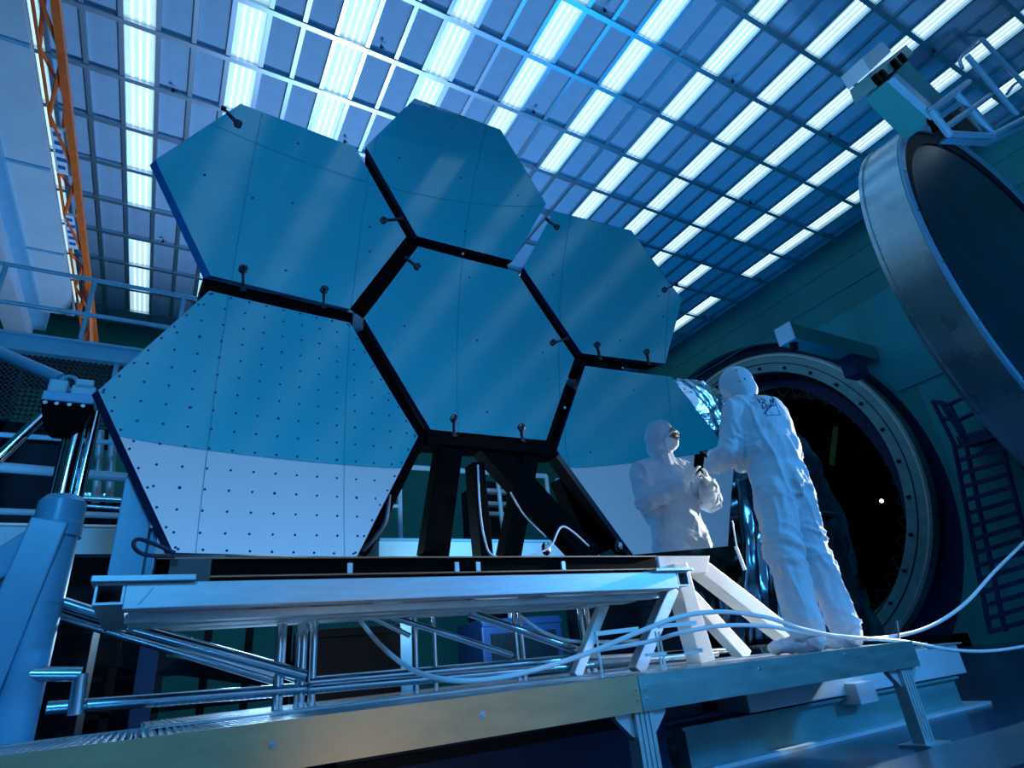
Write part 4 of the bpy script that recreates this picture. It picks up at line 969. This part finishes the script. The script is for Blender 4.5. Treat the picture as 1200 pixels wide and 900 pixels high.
# gloved hands
def hand(wr, palm_dir, palm_up, side, curl, parent):
    """wrist point, direction of fingers, back-of-hand normal, thumb side sign"""
    f = V(palm_dir).normalized(); u = (V(palm_up) - f * V(palm_up).dot(f)).normalized(); s = f.cross(u) * side
    mb = MB(); w = V(wr)
    P_ = lambda a, b_, c: w + f * a + s * b_ + u * c
    for k in range(4): capsule(mb, P_(0.0, -0.018 + k * 0.012, 0), P_(0.078, -0.030 + k * 0.021, 0), 0.018, 0.013, 10)
    for k, L in enumerate((0.066, 0.078, 0.072, 0.056)):
        base = P_(0.082, 0.033 - k * 0.022, 0.0); a1, a2, a3 = curl
        d = f; p = base
        for seg, an in zip((0.45, 0.32, 0.23), (a1, a1 + a2, a1 + a2 + a3)):
            dd = f * math.cos(an) - u * math.sin(an); q2 = p + dd * L * seg * 1.25; capsule(mb, p, q2, 0.0105, 0.0095, 8); p = q2
    t0 = P_(0.018, 0.030, -0.004); t1 = P_(0.052, 0.058, -0.016); t2 = P_(0.085, 0.058, -0.030)
    capsule(mb, t0, t1, 0.016, 0.012, 8); capsule(mb, t1, t2, 0.012, 0.010, 8)
    capsule(mb, w - f * 0.06, w + f * 0.01, 0.040, 0.026, 12)
    o = mb.build('gloved_hand', M['glove'], parent, smooth='all'); return remesh(o, 0.0042, 2)
dc = V((3.36, 2.835, 1.235)); dn_ = V((-0.1, -0.75, 0.66)).normalized(); dx_ = V((1, 0.1, 0)).normalized(); dx_ = (dx_ - dn_ * dx_.dot(dn_)).normalized(); dy_ = dn_.cross(dx_)
hand((3.27, 2.765, 1.16), (0.30, 0.45, 0.55), (-0.75, 0.5, -0.1), -1, (0.5, 0.7, 0.5), pe)
hand((3.47, 2.745, 1.165), (-0.35, 0.45, 0.50), (0.75, 0.5, -0.1), 1, (0.5, 0.7, 0.5), pe)
dv = thing('handheld_device', dc, 'small black handheld device held in the gloved hands', 'device')
mb = MB()
mb.poly([dc + dx_ * (sx * 0.042) + dy_ * (sy * 0.085) + dn_ * (sz * 0.009) for sx, sy, sz in ((-1, -1, -1), (1, -1, -1), (1, 1, -1), (-1, 1, -1), (-1, -1, 1), (1, -1, 1), (1, 1, 1), (-1, 1, 1))], [(0, 3, 2, 1), (4, 5, 6, 7), (0, 1, 5, 4), (1, 2, 6, 5), (2, 3, 7, 6), (3, 0, 4, 7)])
mb.build('case', M['black'], dv, bevel=0.003)
mb = MB(); mb.poly([dc + dx_ * (sx * 0.036) + dy_ * (sy * 0.07) + dn_ * 0.0098 for sx, sy in ((-1, -1), (1, -1), (1, 1), (-1, 1))], [(0, 1, 2, 3)]); mb.build('screen', M['blackmetal'], dv)
# printed back emblem: script word in a slanted box
bpy.context.view_layer.update()
dg = bpy.context.evaluated_depsgraph_get(); bvh = BVHTree.FromObject(body, dg)
off = wloc(pe)
def onback(x, y):
    d = ray(x, y).normalized(); h = bvh.ray_cast(-off, d)
    return (h[0] + off - d * 0.002) if h[0] is not None else None
strokes = [([(884, 462), (888, 463), (903, 463.5), (907, 468), (914.5, 486.5), (905, 486), (899, 487.5), (898, 485), (896, 484)], 0.0022),
           ([(884, 462), (888, 468), (892, 473)], 0.0022),
           ([(896, 485), (899, 480), (904, 476), (909, 474.5)], 0.0045),
           ([(890, 472), (889, 469), (892, 467.5), (896, 468), (897, 470), (894, 472), (898, 473.5), (897, 477), (894, 479), (893, 476), (894, 470)], 0.0028),
           ([(900, 474), (898.5, 475.5), (899, 477.5), (901, 476.5), (901.5, 474), (902, 476)], 0.0025),
           ([(903, 475.5), (904, 471), (903, 467.5), (902.5, 470), (904, 475)], 0.003),
           ([(905.5, 474), (906.5, 470), (905.5, 466.5), (905, 469), (906.5, 473)], 0.003)]
mb = MB()
for pts, r in strokes:
    hp = []
    for a, c in zip(pts[:-1], pts[1:]):
        for k in range(4):
            t = k / 4; h = onback(a[0] + (c[0] - a[0]) * t, a[1] + (c[1] - a[1]) * t)
            if h is not None: hp.append(h)
    h = onback(*pts[-1]); hp += [h] if h is not None else []
    if len(hp) > 2: mb.tube(hp, r, 6)
if mb.v: mb.build('printed_emblem', M['ink'], pe, smooth='all')
# hood snaps
mb = MB()
for p in ((863, 434), (873, 444), (867, 447)):
    h = onback(*p)
    if h is not None: MB().ball(h, 0.006, 8, 6).build('hood_snap', M['ink'], pe)
